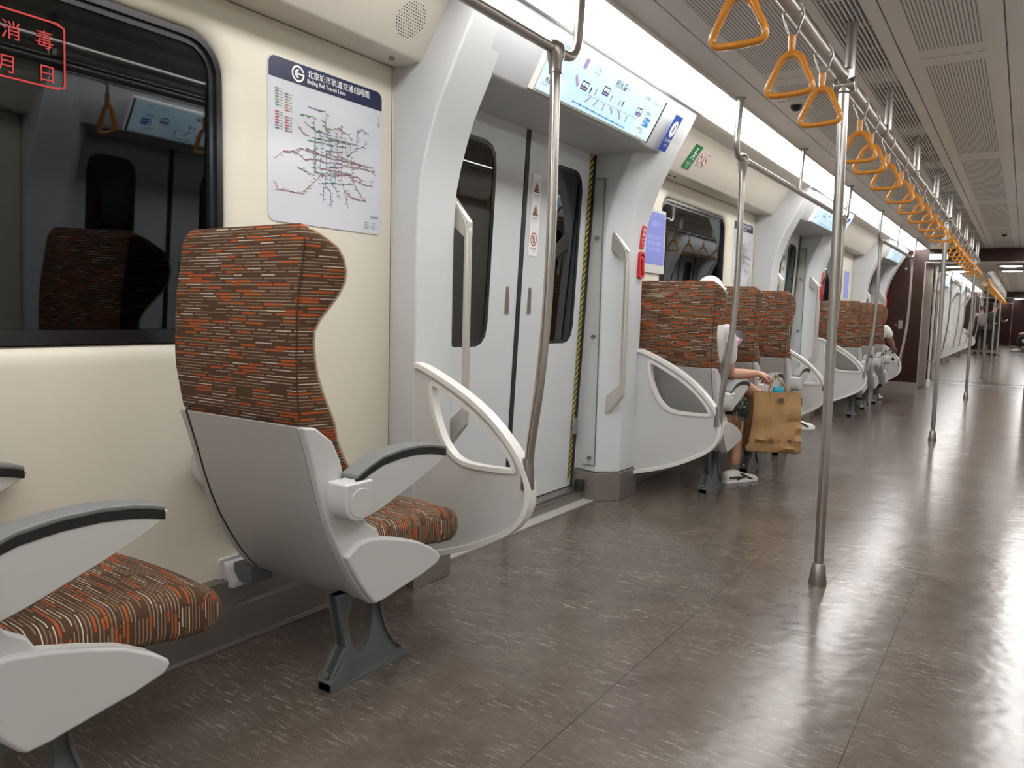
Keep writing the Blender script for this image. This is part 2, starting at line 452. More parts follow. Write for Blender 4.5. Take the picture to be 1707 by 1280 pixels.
# ceiling of one car
def ceiling(y0, y1):
    e = sgroup('ceiling', (0, 0, 0))
    b = MB()
    zc = 2.15
    b.box(-1.30, -1.172, y0, y1, zc, zc + .03)
    b.box(-1.166, -1.085, y0, y1, zc, zc + .03)
    b.box(-.79, -.741, y0, y1, zc, zc + .03); b.box(-.735, -.700, y0, y1, zc, zc + .03)
    b.box(-.56, -.512, y0, y1, zc, zc + .03); b.box(-.506, -.449, y0, y1, zc, zc + .03)
    b.box(-.213, -.144, y0, y1, zc, zc + .03); b.box(-.138, .06, y0, y1, zc, zc + .03)
    b.box(-1.305, -1.295, y0, y1, zc - .012, zc + .03); b.box(.055, .065, y0, y1, zc - .012, zc + .03)
    b.build('ceiling_panel', M['ceil'], e)
    MB().box(-1.085, -.79, y0, y1, zc + .002, zc + .03).build('slotted_panel', M['slot'], e)
    MB().box(-.449, -.213, y0, y1, zc + .002, zc + .03).build('slotted_panel', M['slot'], e)
    r = MB(); r.box(-2.1, .86, y0, y1, 2.27, 2.31); r.build('roof_recess', M['dark'], e)
    g = MB()
    for i in range(9): x = -.695 + i * .0163; g.box(x, x + .0055, y0, y1, zc, zc + .014)
    k = y0 + .3
    while k < y1: g.box(-.70, -.56, k, k + .012, zc + .006, zc + .016); k += .29
    k = 4.1 - 1.2 * 8
    while k < y1:
        if k > y0 + .3: g.box(-.70, -.56, k - .11, k + .10, zc + .008, zc + .02)
        k += 1.18
    g.build('air_grille', M['slat'], e)
    return e
ceiling(Y0, YE)

def light_strip(name, label, y0, y1):
    lx = [(-1.547, 2.140), (-1.302, 2.158)]
    poly = lx + [(-1.302, 2.20), (-1.545, 2.20)]
    o = MB().prism(poly, 'y', y0, y1).build(name, M['light'], origin=(-1.42, (y0 + y1) / 2, 2.15))
    return props(o, label, 'light')
light_strip('strip_light', 'long white luminous strip light above the doorways along the left side, nearest car', Y0, YE)
rl = light_strip('strip_light', 'long luminous strip light on the opposite side of the nearest car', Y0, YE)
rl.location.x = 2 * CX - rl.location.x; rl.scale = (-1, 1, 1)

# wall bays ------------------------------------------------------------
def wall_bay(ya, yb, win=None):
    """cream wall between two doorways, with its cover panel, window opening and skirting; base at (W, ya, 0)"""
    O = (W, ya, 0)
    e = sgroup('wall_left', O)
    wy0, wy1, wz0, wz1 = win
    outer = rrect(wy0, wy1, wz0, wz1, .11, 8)
    c = ((wy0 + wy1) / 2, (wz0 + wz1) / 2)
    N = 192
    # wall skin with a soft flared window opening
    big = polar([(ya, .13), (yb, .13), (yb, 1.935), (ya, 1.935)], c, N)
    # keep the exact corners
    for cy, cz in ((ya, .13), (yb, .13), (yb, 1.935), (ya, 1.935)):
        a = math.atan2(cz - c[1], cy - c[0]) % (2 * PI); k = round(a / (2 * PI) * N) % N; big[k] = (cy, cz)
    def off(d): return polar(rrect(wy0 - d, wy1 + d, wz0 - d, wz1 + d, .11 + d, 8), c, N)
    rings = [[(W, y, z) for y, z in big], [(W, y, z) for y, z in off(.055)], [(W - .006, y, z) for y, z in off(.03)],
             [(W - .016, y, z) for y, z in off(.012)], [(W - .032, y, z) for y, z in off(.004)], [(W - .05, y, z) for y, z in off(.002)]]
    MB().loft(rings, 0, caps=False).build('wall_panel', M['cream'], e, O, angle=60)
    b = MB()
    b.box(W - .004, W + .0015, yb - .022, yb - .019, .13, 1.93)
    b.build('panel_joint', M['greyd'], e, O)
    # sloping cover panel above
    cov = [(W - .03, 1.94), (-1.875, 1.928), (-1.862, 1.936), (-1.695, 2.158), (-1.69, 2.20), (W - .03, 2.20)]
    MB().prism(cov, 'y', ya + .003, yb - .003).build('cover_panel', M['cream2'], e, O, bevel=.006)
    MB().box(-1.72, -1.548, ya, yb, 2.146, 2.2).build('light_ledge', M['cream2'], e, O)
    for y in ((ya + .55), (ya + .63), (yb - .12)):
        MB().lathe([(.010, 1.934), (.010, 1.922), (.006, 1.921)], (-1.93, y), 14).build('lock', M['steeld'], e, O)
    return e
def skirting(ya, yb):
    b = MB()
    b.prism([(-2.03, 0), (-1.955, 0), (-1.955, .008), (-1.965, .012), (-1.965, .118), (-1.985, .128), (-1.985, .20), (-2.03, .205)], 'y', ya, yb)
    o = b.build('baseboard_left', M['kick'], origin=(-2.0, (ya + yb) / 2, 0), bevel=.002)
    props(o, kind='structure')
    mirror_x(o)
    return o
def bay_window(n, ya, wy0, wy1, wz0, wz1):
    O = (W - .05, (wy0 + wy1) / 2, wz0)
    e = sgroup('window_%d' % n, O)
    c = ((wy0 + wy1) / 2, (wz0 + wz1) / 2); N = 192
    o1 = polar(rrect(wy0 + .0, wy1 - .0, wz0 + .0, wz1 - .0, .11, 8), c, N); i1 = polar(rrect(wy0 + .018, wy1 - .018, wz0 + .018, wz1 - .018, .092, 8), c, N)
    i2 = polar(rrect(wy0 + .036, wy1 - .036, wz0 + .036, wz1 - .036, .075, 8), c, N)
    b = MB(); b.ringprism(o1, i1, 'x', W - .075, W - .022); b.ringprism(i1, i2, 'x', W - .075, W - .032)
    b.build('window_frame', M['blackg'], e, O)
    g = MB(); g.prism(i2, 'x', W - .050, W - .044); g.v = [(x + .030 * (z - c[1]) - .004, y, z) for x, y, z in g.v]; g.build('window_pane', M['glass'], e, O)
    return e
WIN = (.18, 1.475, .935, 1.825)
wn = 0
bays = []
for k, (ya, yb) in enumerate(((4.10 + P * i, 2.13 + P * (i + 1)) for i in (-2, -1, 0, 1))):
    s = (k - 1) * P
    w = (WIN[0] + s, WIN[1] + s, WIN[2], WIN[3])
    e = wall_bay(ya, yb + .08, w)
    e.name = 'wall_left'
    r = mirror_x(e); r.name = 'wall_right'
    wn += 1; we = bay_window(wn, ya, *w)
    wn += 1; wr = mirror_x(we); wr.name = 'window_%d' % wn
    skirting(ya, yb)

# dark tunnel beyond the glass
for nm, x in (('wall_tunnel_left', -3.2), ('wall_tunnel_right', 1.9)):
    o = MB().box(x - .05, x + .05, -6, 50, -1, 4).build(nm, mat(nm, (.03, .03, .032), .9)); props(o, kind='structure')

# doorways --------------------------------------------------------------
def door_x(z): return -2.10 + .045 * z
def doorway():
    """one doorway; drawn for the nearest opening, centre at y = 3.12"""
    cy = 3.12; O = (-2.0, cy, 0)
    e = sgroup('door_1', O)
    zs = [.16, .6, 1.0, 1.3, 1.4, 1.5, 1.58, 1.66, 1.75, 1.83, 1.9, 2.0, 2.08, 2.16]
    for s in (1, -1):
        rings = []
        for z in zs:
            x = pillar_x(z)
            pts = [(-2.04, 2.205), (x, 2.135), (x, 2.35), (x - .10, 2.445), (-2.13, 2.40), (-2.13, 2.205)]
            if s < 0: pts = [(a, 2 * cy - b) for a, b in pts]
            rings.append([(a, b, z) for a, b in pts])
        MB().loft(rings).build('door_pillar', M['grey'], e, O, bevel=.012, seg=3, angle=25)
        pts = [(-2.04, 2.20), (-1.832, 2.13), (-1.832, 2.352), (-1.933, 2.45), (-2.06, 2.45), (-2.13, 2.43), (-2.13, 2.20)]
        if s < 0: pts = [(a, 2 * cy - b) for a, b in pts]
        MB().prism(pts, 'z', 0, .16).build('kick_plate', M['kick'], e, O, bevel=.003)
    # header with the sloping face and soffit
    hp = [(-1.682, 1.90), (-1.548, 2.135), (-1.548, 2.20), (-2.13, 2.20), (-2.13, 1.905)]
    MB().prism(hp, 'y', 2.275, 4.075).build('door_header', M['header'], e, O, bevel=.014, seg=3)
    MB().prism([(-1.70, 1.905), (-1.56, 2.13), (-1.56, 2.16), (-2.1, 2.16), (-2.1, 1.905)], 'y', 2.2, 2.278).build('header_end', M['grey'], e, O)
    MB().box(-1.56, -1.533, 2.13, 4.11, 2.131, 2.150).build('header_ledge', M['grey'], e, O)
    # two sliding leaves
    for s in (-1, 1):
        y0, y1 = (cy + .026, 3.84) if s > 0 else (2.40, cy - .008)
        wy = (3.355, 3.69) if s > 0 else (2.565, 2.885)
        wz = (.885, 1.795)
        leaf = MB(); c = (sum(wy) / 2, sum(wz) / 2); N = 72
        big = polar([(y0, .07), (y1, .07), (y1, 1.93), (y0, 1.93)], c, N)
        for qy, qz in ((y0, .07), (y1, .07), (y1, 1.93), (y0, 1.93)):
            a = math.atan2(qz - c[1], qy - c[0]) % (2 * PI); big[round(a / (2 * PI) * N) % N] = (qy, qz)
        hole = polar(rrect(wy[0], wy[1], wz[0], wz[1], .09, 8), c, N)
        hin = polar(rrect(wy[0] + .02, wy[1] - .02, wz[0] + .02, wz[1] - .02, .07, 8), c, N)
        n = N
        rings = [[(door_x(z) - .035, y, z) for y, z in big], [(door_x(z), y, z) for y, z in big], [(door_x(z), y, z) for y, z in hole], [(door_x(z) - .01, y, z) for y, z in hole]]
        leaf.loft(rings, 0, caps=False)
        lo = leaf.build('door_leaf', M['grey'], e, O)
        fr = MB(); fr.loft([[(door_x(z) - .012, y, z) for y, z in hole], [(door_x(z) - .001, y, z) for y, z in hole], [(door_x(z) - .003, y, z) for y, z in hin], [(door_x(z) - .012, y, z) for y, z in hin]], 0, caps=False)
        fr.build('window_frame', M['blackg'], lo, O)
        gl = MB(); gl.loft([[(door_x(z) - .010, y, z) for y, z in hin], [(door_x(z) - .006, y, z) for y, z in hin]]); gl.build('window_pane', M['glass'], lo, O)
        # recessed pull near the meeting edge
        hy = cy + .009 + s * .098
        fp = MB(); x = door_x(1.1)
        fp.box(x - .004, x + .003, hy - .017, hy + .017, 1.035, 1.175); fp.build('finger_pull', M['steel'], lo, O, bevel=.003)
        fq = MB(); fq.box(x + .001, x + .0042, hy - .009, hy + .009, 1.045, 1.165); fq.build('pull_recess', M['steeld'], lo, O)
    zz = [.07, .8, 1.4, 1.93]
    MB().loft([[(door_x(z) + .004, cy - .008, z), (door_x(z) + .004, cy + .026, z), (door_x(z) - .03, cy + .026, z), (door_x(z) - .03, cy - .008, z)] for z in zz]).build('door_seal', M['black'], e, O)
    # hazard tape on the far edge and its rubber
    hz = MB(); y0, y1 = 3.750, 3.786
    k = 0; z = .10
    while z < 1.93:
        z2 = min(z + .017, 1.93)
        hz.add([(door_x(z) + .003, y0, z), (door_x(z) + .003, y1, z + .03), (door_x(z2) + .003, y1, z2 + .03), (door_x(z2) + .003, y0, z2)], [(0, 1, 2, 3)], k % 2)
        z = z2; k += 1
    hz.build('hazard_tape', [M['yel'], M['black']], e, O, smooth=False)
    MB().prism([(-2.11, .07), (door_x(.07) + .004, .07), (door_x(1.93) + .004, 1.93), (-2.11, 1.93)], 'y', 3.787, 3.815).build('edge_rubber', M['black'], e, O)
    # hatch on the far pillar, with its fixings
    hx = MB()
    for a in ((3.7972, 3.7985),):
        hx.box(-1.9485, -1.9455, 3.788, 3.81, .2, 1.78); hx.box(-2.03, -1.9455, 3.7975, 3.81, 1.778, 1.781); hx.box(-2.03, -1.9455, 3.7975, 3.81, .198, .201)
    hx.build('hatch_joint', M['greyd'], e, O)
    for z in (.24, .92, 1.46): MB().cyl((-1.985, 3.81, z), (-1.985, 3.788, z), .011, 14).build('hatch_lock', M['steeld'], e, O)
    # small hinge plate low on the tape
    MB().box(-2.072, -2.064, 3.745, 3.80, .37, .46).build('latch_plate', M['steel'], e, O, bevel=.002)
    st = MB(); st.cyl((-2.03, 3.775, .05), (-2.03, 3.775, .11), .028, 16); st.build('door_stop', M['black'], e, O, bevel=.006)
    si = MB()
    si.box(-2.13, -2.03, 2.43, 3.81, 0, .065); si.box(-2.03, -2.012, 2.43, 3.81, 0, .052)
    si.build('door_sill', M['steeld'], e, O, bevel=.003)
    MB().box(-2.012, -1.945, 2.34, 3.90, -.001, .004).build('threshold_strip', M['sill'], e, O)
    MB().box(-2.5, -2.14, 2.4, 3.85, -.05, 2.1).build('door_pocket', M['dark'], e, O) if False else None
    return e
dn = 1
base_door = doorway()
mirror_x(base_door).name = 'door_2'
dn = 2
DOOR_OFFS = [0, P, 2 * P, -P]
for k in (1, 2, -1):
    for sx in (1, -1):
        dn += 1
        if sx > 0: d = copy_tree(base_door, (-2.0, 3.12 + P * k, 0))
        else: d = copy_tree(base_door, (2 * CX + 2.0, 3.12 + P * k, 0), scale=(-1, 1, 1))
        d.name = 'door_%d' % dn
w = MB().box(-2.1, .86, Y0 - .05, Y0, 0, 2.25).build('wall_back', M['grey']); props(w, kind='structure')

# ------------------------------------------------------------------ door furniture
def grab_handle(near, label, k=0, grp=None):
    y = 2.405 if near else 3.835
    x0, x1 = -1.895, -1.815
    y += k * P
    e = thing('grab_handle', label, 'handle', (x0, y, .51), grp)
    pts = bend([(x0, y, .515), (x1, y, .60), (x1, y, 1.39), (x0, y, 1.475)], .05, 6)
    rr = [.012 + .006 * min(1, abs(i - len(pts) / 2) / (len(pts) / 2)) ** 2 for i in range(len(pts))]
    MB().tube(pts, .0155, 12).build('bar', M['handle'], e, (x0, y, .51))
    for z0, z1, za, zb in ((.53, .50, .60, .66), (1.46, 1.49, 1.39, 1.33)):
        b = MB(); b.prism([(x0 - .012, z1), (x0 + .01, z1), (x1 + .012, za), (x1 + .012, zb), (x1 - .014, zb), (x0 - .012, (z0 + zb) / 2)], 'y', y - .014, y + .014); b.build('mount', M['handle'], e, (x0, y, .51), bevel=.005)
    return e
OR = ['first', 'second', 'third']
for k in range(3):
    grab_handle(True, 'satin vertical grab handle on the near pillar of the %s doorway' % OR[k], k)
    grab_handle(False, 'satin vertical grab handle on the far pillar of the %s doorway' % OR[k], k)

def inv_quad(q, p):
    """(u,v) in the unit square for image point p inside quad TL,TR,BR,BL"""
    u = v = .5
    for _ in range(20):
        a = [(1 - u) * (1 - v) * q[0][i] + u * (1 - v) * q[1][i] + u * v * q[2][i] + (1 - u) * v * q[3][i] - p[i] for i in (0, 1)]
        du = [(1 - v) * (q[1][i] - q[0][i]) + v * (q[2][i] - q[3][i]) for i in (0, 1)]
        dv = [(1 - u) * (q[3][i] - q[0][i]) + u * (q[2][i] - q[1][i]) for i in (0, 1)]
        det = du[0] * dv[1] - du[1] * dv[0]
        u -= (a[0] * dv[1] - a[1] * dv[0]) / det; v -= (du[0] * a[1] - du[1] * a[0]) / det
    return u, 1 - v

def display_screen(label, k=0, right=False):
    L, Hh = 1.05, .198
    O = (-1.6555, 2.59, 1.917)
    pl = Plane(O, (0, 1, 0), (.134, 0, .235))
    pl = Plane(O, (0, 1, 0), Vector((.134, 0, .235)))
    pl.N = pl.U.cross(pl.V)
    C0 = (-1.60, 3.115, 2.0)
    e = thing('display_screen', label, 'screen', C0)
    n = .012
    b = MB(); rect(b, pl, -.012, L + .012, -.010, Hh + .010, n - .002, 0, .03); b.build('bezel', M['white'], e, C0, bevel=.002)
    b = MB(); rect(b, pl, L - .002, L + .010, -.004, Hh + .004, n + .001, 0, .004); b.build('side_gap', M['black'], e, C0)
    b = MB(); rect(b, pl, 0, L, 0, Hh, n, 0, .004); rect(b, pl, L - .20, L - .004, .004, .105, n + .0006, 1); rect(b, pl, .004, .19, .004, .075, n + .0006, 1)
    b.build('panel', [M['led'], M['ledw']], e, C0)
    Q = [(265, 90), (1290, 730), (1115, 1105), (55, 600)]
    def q(x, y): a, c = inv_quad(Q, (x, y)); return a * L, c * Hh
    t = MB(); nn = n + .0014
    def T(s, x, y, size, m=0, al='LEFT', bold=0): u, v = q(x, y); text(t, pl, s, size, u, v, nn, m, al, bold=bold)
    T('积水潭', 740, 515, .036, 0, bold=.01); T('Jishuitan', 850, 550, .012, 0)
    T('西直门', 130, 520, .024, 0, bold=.01); T('Xi Zhi Men', 95, 545, .011, 0)
    T('下一站', 560, 355, .017, 0); T('Next Station', 548, 395, .010, 0)
    T('牡丹园', 1055, 655, .017, 0); T('北太平庄', 1145, 715, .014, 0)
    T('换乘站', 1075, 815, .017, 0); T('终点站', 290, 170, .020, 0); T('Terminal', 330, 215, .012, 0)
    T('请勿倚靠车门', 985, 955, .012, 0); T('注意安全', 1010, 1000, .011, 0); T('Mind the gap', 980, 1035, .009, 0)
    u, v = q(1085, 905); rect(t, pl, u - .032, u + .032, v - .021, v + .021, nn - .0004, 2); text(t, pl, '2', .04, u - .028, v - .014, nn + .0004, 3, bold=.02); text(t, pl, '号线', .016, u + .0, v - .004, nn + .0004, 3)
    u, v = q(485, 310); rect(t, pl, u - .014, u + .014, v - .02, v + .02, nn - .0004, 1)
    # station plan: platform line, stairs, trains
    a, c = q(355, 690), q(845, 945); ribbon(t, pl, [a, c], .0035, nn, 2)
    for i in range(9):
        f = i / 8; ribbon(t, pl, [(a[0] + (c[0] - a[0]) * f, a[1] + (c[1] - a[1]) * f - .004), (a[0] + (c[0] - a[0]) * f, a[1] + (c[1] - a[1]) * f + .005)], .006, nn + .0002, 0)
    ribbon(t, pl, [q(470, 610), q(975, 855)], .002, nn, 1)
    ribbon(t, pl, [q(395, 430), q(400, 540)], .014, nn, 1)
    for x0_, y0_, x1_, y1_ in ((520, 625, 460, 690), (585, 650, 535, 725), (640, 705, 615, 770), (700, 735, 715, 810), (780, 765, 795, 860), (985, 800, 980, 850)):
        ribbon(t, pl, [q(x0_, y0_), q((x0_ + x1_) / 2 + 8, (y0_ + y1_) / 2), q(x1_, y1_)], .009, nn, 1)
    for x_, y_ in ((465, 530), (660, 575), (1000, 790)):
        u, v = q(x_, y_); rect(t, pl, u - .028, u + .028, v - .018, v + .018, nn - .0002, 0); rect(t, pl, u - .023, u - .002, v - .002, v + .013, nn + .0002, 3); rect(t, pl, u + .002, u + .023, v - .002, v + .013, nn + .0002, 3)
        rect(t, pl, u - .023, u + .023, v - .014, v - .007, nn + .0002, 1)
    for x_, y_ in ((515, 570), (825, 700), (560, 590), (710, 640), (790, 690), (865, 860)):
        u, v = q(x_, y_); rect(t, pl, u - .005, u + .005, v - .013, v + .013, nn, 0 if x_ in (515, 825) else 1)
    t.build('screen_text', [M['ledk'], M['ledp'], M['ledb'], M['ledw']], e, C0, smooth=False)
    if k: e.location.y += P * k
    return e
scr = display_screen('lit pale blue route display on the header above the first doorway')
for k in (1, 2): copy_tree(scr, (scr.location.x, scr.location.y + P * k, scr.location.z), 'lit pale blue route display above the %s doorway' % OR[k])
# the doorway opposite, seen only as a reflection in the window
for k in (0, -1, 1): copy_tree(scr, (2 * CX - scr.location.x, 2 * (3.12 + P * k) - (scr.location.y + P * k), scr.location.z), 'lit route display over the opposite side doorway %s' % {0: 'level with the first doorway', -1: 'behind the camera', 1: 'level with the second doorway'}[k], rotz=PI)

def blue_notice(label, k=0):
    pl = Plane((-1.662, 3.80, 1.905), (0, 1, 0), Vector((.134, 0, .235)))
    O = (-1.62, 3.83, 2.0)
    e = thing('blue_notice', label, 'sign', O)
    b = MB(); n = .016
    rect(b, pl, 0, .085, .005, .195, n - .001, 0, .004); b.build('panel', M['blue'], e, O)
    b = MB(); n += .0006
    flat(b, pl, circle(.0425, .125, .033, 24, .042), n, 0); text(b, pl, '爱心专座', .019, .0425, .058, n, 0, 'CENTER', bold=.01); text(b, pl, '请让座', .013, .0425, .034, n, 0, 'CENTER')
    flat(b, pl, [(.033, .105), (.047, .112), (.052, .145), (.038, .138)], n + .0006, 1); flat(b, pl, circle(.05, .148, .006), n + .0008, 1)
    b.build('pictogram', [M['wht'], M['blue']], e, O, smooth=False)
    e.location.y += P * k
    return e
for k in range(2): blue_notice('upright blue notice with white oval beside the route display of the %s doorway' % OR[k], k)

def emergency(label1, label2, k):
    y0, y1 = 4.022, 4.088
    O = (-1.835, 4.055, 1.42)
    e = thing('emergency_sign', label1, 'sign', (O[0], O[1] + k * P, O[2]))
    MB().prism([(-1.85, 1.415), (-1.8325, 1.415), (-1.8135, 1.545), (-1.84, 1.545)], 'y', y0 + .006, y1 - .006).build('plate', M['red'], e, O, bevel=.004)
    pl = Plane((-1.8325, y0, 1.415), (0, 1, 0), (.019, 0, .13))
    t = MB(); text(t, pl, '紧急', .022, .033, .10, .0008, 0, 'CENTER'); text(t, pl, '解锁', .022, .033, .074, .0008, 0, 'CENTER'); text(t, pl, 'EMERGENCY', .008, .033, .055, .0008, 0, 'CENTER'); text(t, pl, 'PULL', .012, .033, .034, .0008, 0, 'CENTER')
    t.build('lettering', [M['wht']], e, O, smooth=False)
    O = (-1.835, 4.055, 1.25)
    e = thing('emergency_handle_box', label2, 'emergency box', (O[0], O[1] + k * P, O[2]))
    b = MB(); c = (4.055, 1.327)
    b.ringprism(polar(rrect(y0, y1, 1.252, 1.402, .012), c, 40), polar(rrect(y0 + .012, y1 - .012, 1.268, 1.386, .008), c, 40), 'x', -1.845, -1.824)
    b.build('frame', M['red'], e, O, bevel=.002)
    MB().box(-1.845, -1.834, y0 + .008, y1 - .008, 1.262, 1.392).build('recess', M['redd'], e, O)
    MB().tube(bend([(-1.836, 4.055, 1.375), (-1.822, 4.055, 1.355), (-1.822, 4.055, 1.30), (-1.836, 4.055, 1.28)], .01), .007).build('lever', M['red'], e, O)
for k in range(3): emergency('small red emergency instruction plate high on the far pillar of the %s doorway' % OR[k], 'red framed emergency handle box under the red plate at the %s doorway' % OR[k], k)

# warning stickers on the far leaf of the first doorways
def door_sticker(label, k=0):
    y0, y1 = 3.186, 3.268
    z0, z1 = 1.322, 1.712
    x = door_x(1.5) + .0025
    x = door_x(z0) + .0025; pl = Plane((x, y0, z0), (0, 1, 0), (.045, 0, 1))
    w, h = y1 - y0, z1 - z0
    O = (x, (y0 + y1) / 2, z0)
    e = thing('warning_sticker', label, 'sticker', (O[0], O[1] + k * P, O[2]))
    b = MB(); flat(b, pl, rrect(0, w, 0, h, .004), 0, 0, .0015); b.build('sheet', M['wht'], e, O)
    for v, s in ((h - .085, 0), (h - .195, 1)):
        t = MB()
        flat(t, pl, [(w / 2 - .028, v), (w / 2 + .028, v), (w / 2, v + .050)], .0008, 1); flat(t, pl, [(w / 2 - .020, v + .004), (w / 2 + .020, v + .004), (w / 2, v + .040)], .0014, 2)
        flat(t, pl, [(w / 2 - .010, v + .007), (w / 2 + .008, v + .007), (w / 2 + .002, v + .026), (w / 2 - .004, v + .022)], .002, 1)
        text(t, pl, '小心夹手' if s == 0 else '当心缝隙', .013, w / 2, v - .018, .0008, 1, 'CENTER'); text(t, pl, 'Watch your hands' if s == 0 else 'Mind the gap', .007, w / 2, v - .028, .0008, 3, 'CENTER')
        t.build('warning_pictogram', [M['wht'], M['ink'], M['warn'], M['grey_ink'], M['red']], e, O, smooth=False)
    t = MB()
    v = .080
    ring(t, pl, w / 2, v, .026, .006, .0008, 4, ry=1.15); ribbon(t, pl, [(w / 2 - .018, v + .020), (w / 2 + .018, v - .020)], .005, .0012, 4)
    flat(t, pl, circle(w / 2, v + .014, .005), .0010, 1); ribbon(t, pl, [(w / 2, v + .01), (w / 2, v - .004), (w / 2 - .006, v - .018)], .006, .0010, 1); ribbon(t, pl, [(w / 2, v - .004), (w / 2 + .006, v - .018)], .005, .0010, 1); ribbon(t, pl, [(w / 2 - .010, v + .002), (w / 2 + .010, v + .004)], .004, .0010, 1)
    text(t, pl, '禁止倚靠', .013, w / 2, .030, .0008, 1, 'CENTER'); text(t, pl, 'No leaning', .007, w / 2, .020, .0008, 3, 'CENTER')
    t.build('no_leaning_pictogram', [M['wht'], M['ink'], M['warn'], M['grey_ink'], M['red']], e, O, smooth=False)
    return e
door_sticker('tall white sticker with two warning triangles and a red no-leaning ring on the first door')
door_sticker('tall white warning sticker on the leaf of the second door', 1)

# ------------------------------------------------------------------ printed things in the bays
def route_map(label, k=0):
    y0, y1, z0, z1 = 1.622, 2.135, 1.318, 1.832
    w, h = y1 - y0, z1 - z0
    O = (W, (y0 + y1) / 2, z0)
    e = thing('route_map_poster', label, 'poster', (O[0], O[1] + k * P, O[2]))
    pl = Plane((W + .003, y0, z0), (0, 1, 0), (0, 0, 1))
    b = MB(); flat(b, pl, rrect(0, w, 0, h, .028), 0, 0, .004); b.build('sheet', M['paper'], e, O)
    hb = [p for p in rrect(.003, w - .003, .003, h - .003, .026) if p[1] > h * .86]
    hb = sorted([p for p in hb if p[0] >= w / 2], key=lambda p: p[1]) + sorted([p for p in hb if p[0] < w / 2], key=lambda p: -p[1])
    hb = [(w - .003, h * .868)] + hb + [(.003, h * .868)]
    b = MB(); flat(b, pl, hb, .0008, 0); b.build('header_band', M['navy'], e, O, smooth=False)
    t = MB(); n = .0016
    cu, cv = .120, h * .930
    ring(t, pl, cu, cv, .023, .0065, n, 0, .35, 2 * PI - .1); ring(t, pl, cu, cv, .0115, .0045, n, 0, PI / 2 - .3, 1.5 * PI + .3); ribbon(t, pl, [(cu - .004, cv - .012), (cu - .004, cv + .012)], .005, n, 0); ribbon(t, pl, [(cu, cv), (cu + .026, cv)], .0055, n, 0)
    text(t, pl, '北京城市轨道交通线网图', .0262, .158, h * .932, n, 0, bold=.010); text(t, pl, 'Beijing Rail Transit Lines', .0190, .158, h * .893, n, 0, bold=.010, sx=.92)
    t.build('title', M['wht'], e, O, smooth=False)
    Q = [(12, 22), (800, 292), (768, 1275), (0, 1150)]
    def q(x, y): a, c = inv_quad(Q, (x, y)); return a * w, c * h
    lines = [(0, [(55, 720), (100, 680), (180, 690), (230, 740), (300, 740), (370, 760), (440, 765), (520, 790), (600, 800), (700, 830), (730, 860)]),
             (1, [(370, 680), (480, 692), (480, 800), (370, 790), (370, 680)]), (2, [(300, 600), (420, 610), (545, 640), (555, 840), (430, 840), (300, 830), (300, 600)]),
             (3, [(480, 510), (485, 620), (480, 720), (475, 880), (500, 980), (520, 1080)]), (2, [(360, 480), (400, 560), (400, 700), (400, 880), (440, 960), (465, 1020)]),
             (4, [(370, 540), (450, 530), (530, 570), (560, 620)]), (6, [(380, 590), (420, 605), (520, 625), (590, 645), (600, 555), (640, 545), (690, 575)]),
             (8, [(520, 720), (600, 665), (645, 660), (670, 615)]), (0, [(45, 895), (60, 940), (150, 960), (200, 970), (270, 910), (330, 850), (400, 850), (520, 850), (560, 880), (620, 910), (690, 930), (715, 890)]),
             (5, [(205, 430), (290, 450), (300, 560), (290, 700), (290, 850)]), (5, [(380, 430), (370, 520), (390, 600), (430, 720), (430, 900), (440, 950)]),
             (7, [(140, 690), (200, 660), (300, 700), (450, 720), (600, 780), (700, 800), (725, 850)]), (3, [(330, 800), (480, 830), (600, 870), (650, 900)]),
             (8, [(540, 840), (570, 920), (620, 1000), (650, 1040)]), (1, [(360, 880), (362, 915), (395, 960), (400, 1070)]), (0, [(500, 960), (550, 1010), (650, 1030)]),
             (8, [(260, 380), (320, 400), (380, 415)]), (0, [(195, 520), (230, 570), (265, 580)]), (8, [(185, 790), (240, 820), (290, 850)]), (1, [(350, 930), (345, 1040)]),
             (2, [(250, 610), (330, 620), (400, 640), (520, 660)]), (5, [(330, 540), (340, 660), (330, 780), (345, 870)]), (3, [(240, 660), (360, 720), (520, 760), (640, 790)]), (6, [(450, 560), (450, 700), (455, 860)]),
             (4, [(510, 600), (515, 720), (540, 800)]), (8, [(250, 500), (300, 540), (420, 580)]), (2, [(340, 900), (440, 905), (560, 915)])]
    ml = MB(); rnd = random.Random(3)
    for ci, pts in lines:
        pp = [q(*p) for p in pts]; ribbon(ml, pl, pp, .0016, .0012, ci)
        for (a, b_), (c, d) in zip(pp, pp[1:]):
            L = math.hypot(c - a, d - b_); m_ = max(1, int(L / .013))
            for i in range(m_):
                f = i / m_; u, v = a + (c - a) * f, b_ + (d - b_) * f
                rect(ml, pl, u - .0017, u + .0017, v - .0017, v + .0017, .0022, ci)
                dx = rnd.choice((-1, 1)) * (.006 + rnd.random() * .003); dv = rnd.uniform(-.005, .005)
                wd = .003 + rnd.random() * .004
                rect(ml, pl, u + dx - wd, u + dx + wd, v + dv - .0011, v + dv + .0011, .0017, 9)
    for col, rows in ((.028, 14), (.066, 13)):
        for i in range(rows):
            v = h * .80 - i * .0085 - (.012 if i > 6 else 0) - (.010 if col > .05 else 0)
            rect(ml, pl, col, col + .015, v, v + .0045, .0012, [6, 8, 5, 5, 5, 5, 2, 0, 0, 0, 0, 0, 8, 8][i] if col < .05 else [8, 8, 7, 4, 7, 7, 0, 7, 3, 0, 0, 0, 8][i])
            rect(ml, pl, col + .019, col + .030, v + .001, v + .003, .0012, 9)
    u, v = q(765, 500); flat(ml, pl, [(u - .004, v - .014), (u + .004, v - .014), (u, v + .012)], .0012, 9); text(ml, pl, '北', .012, u - .006, v + .013, .0012, 9)
    u, v = q(640, 1180)
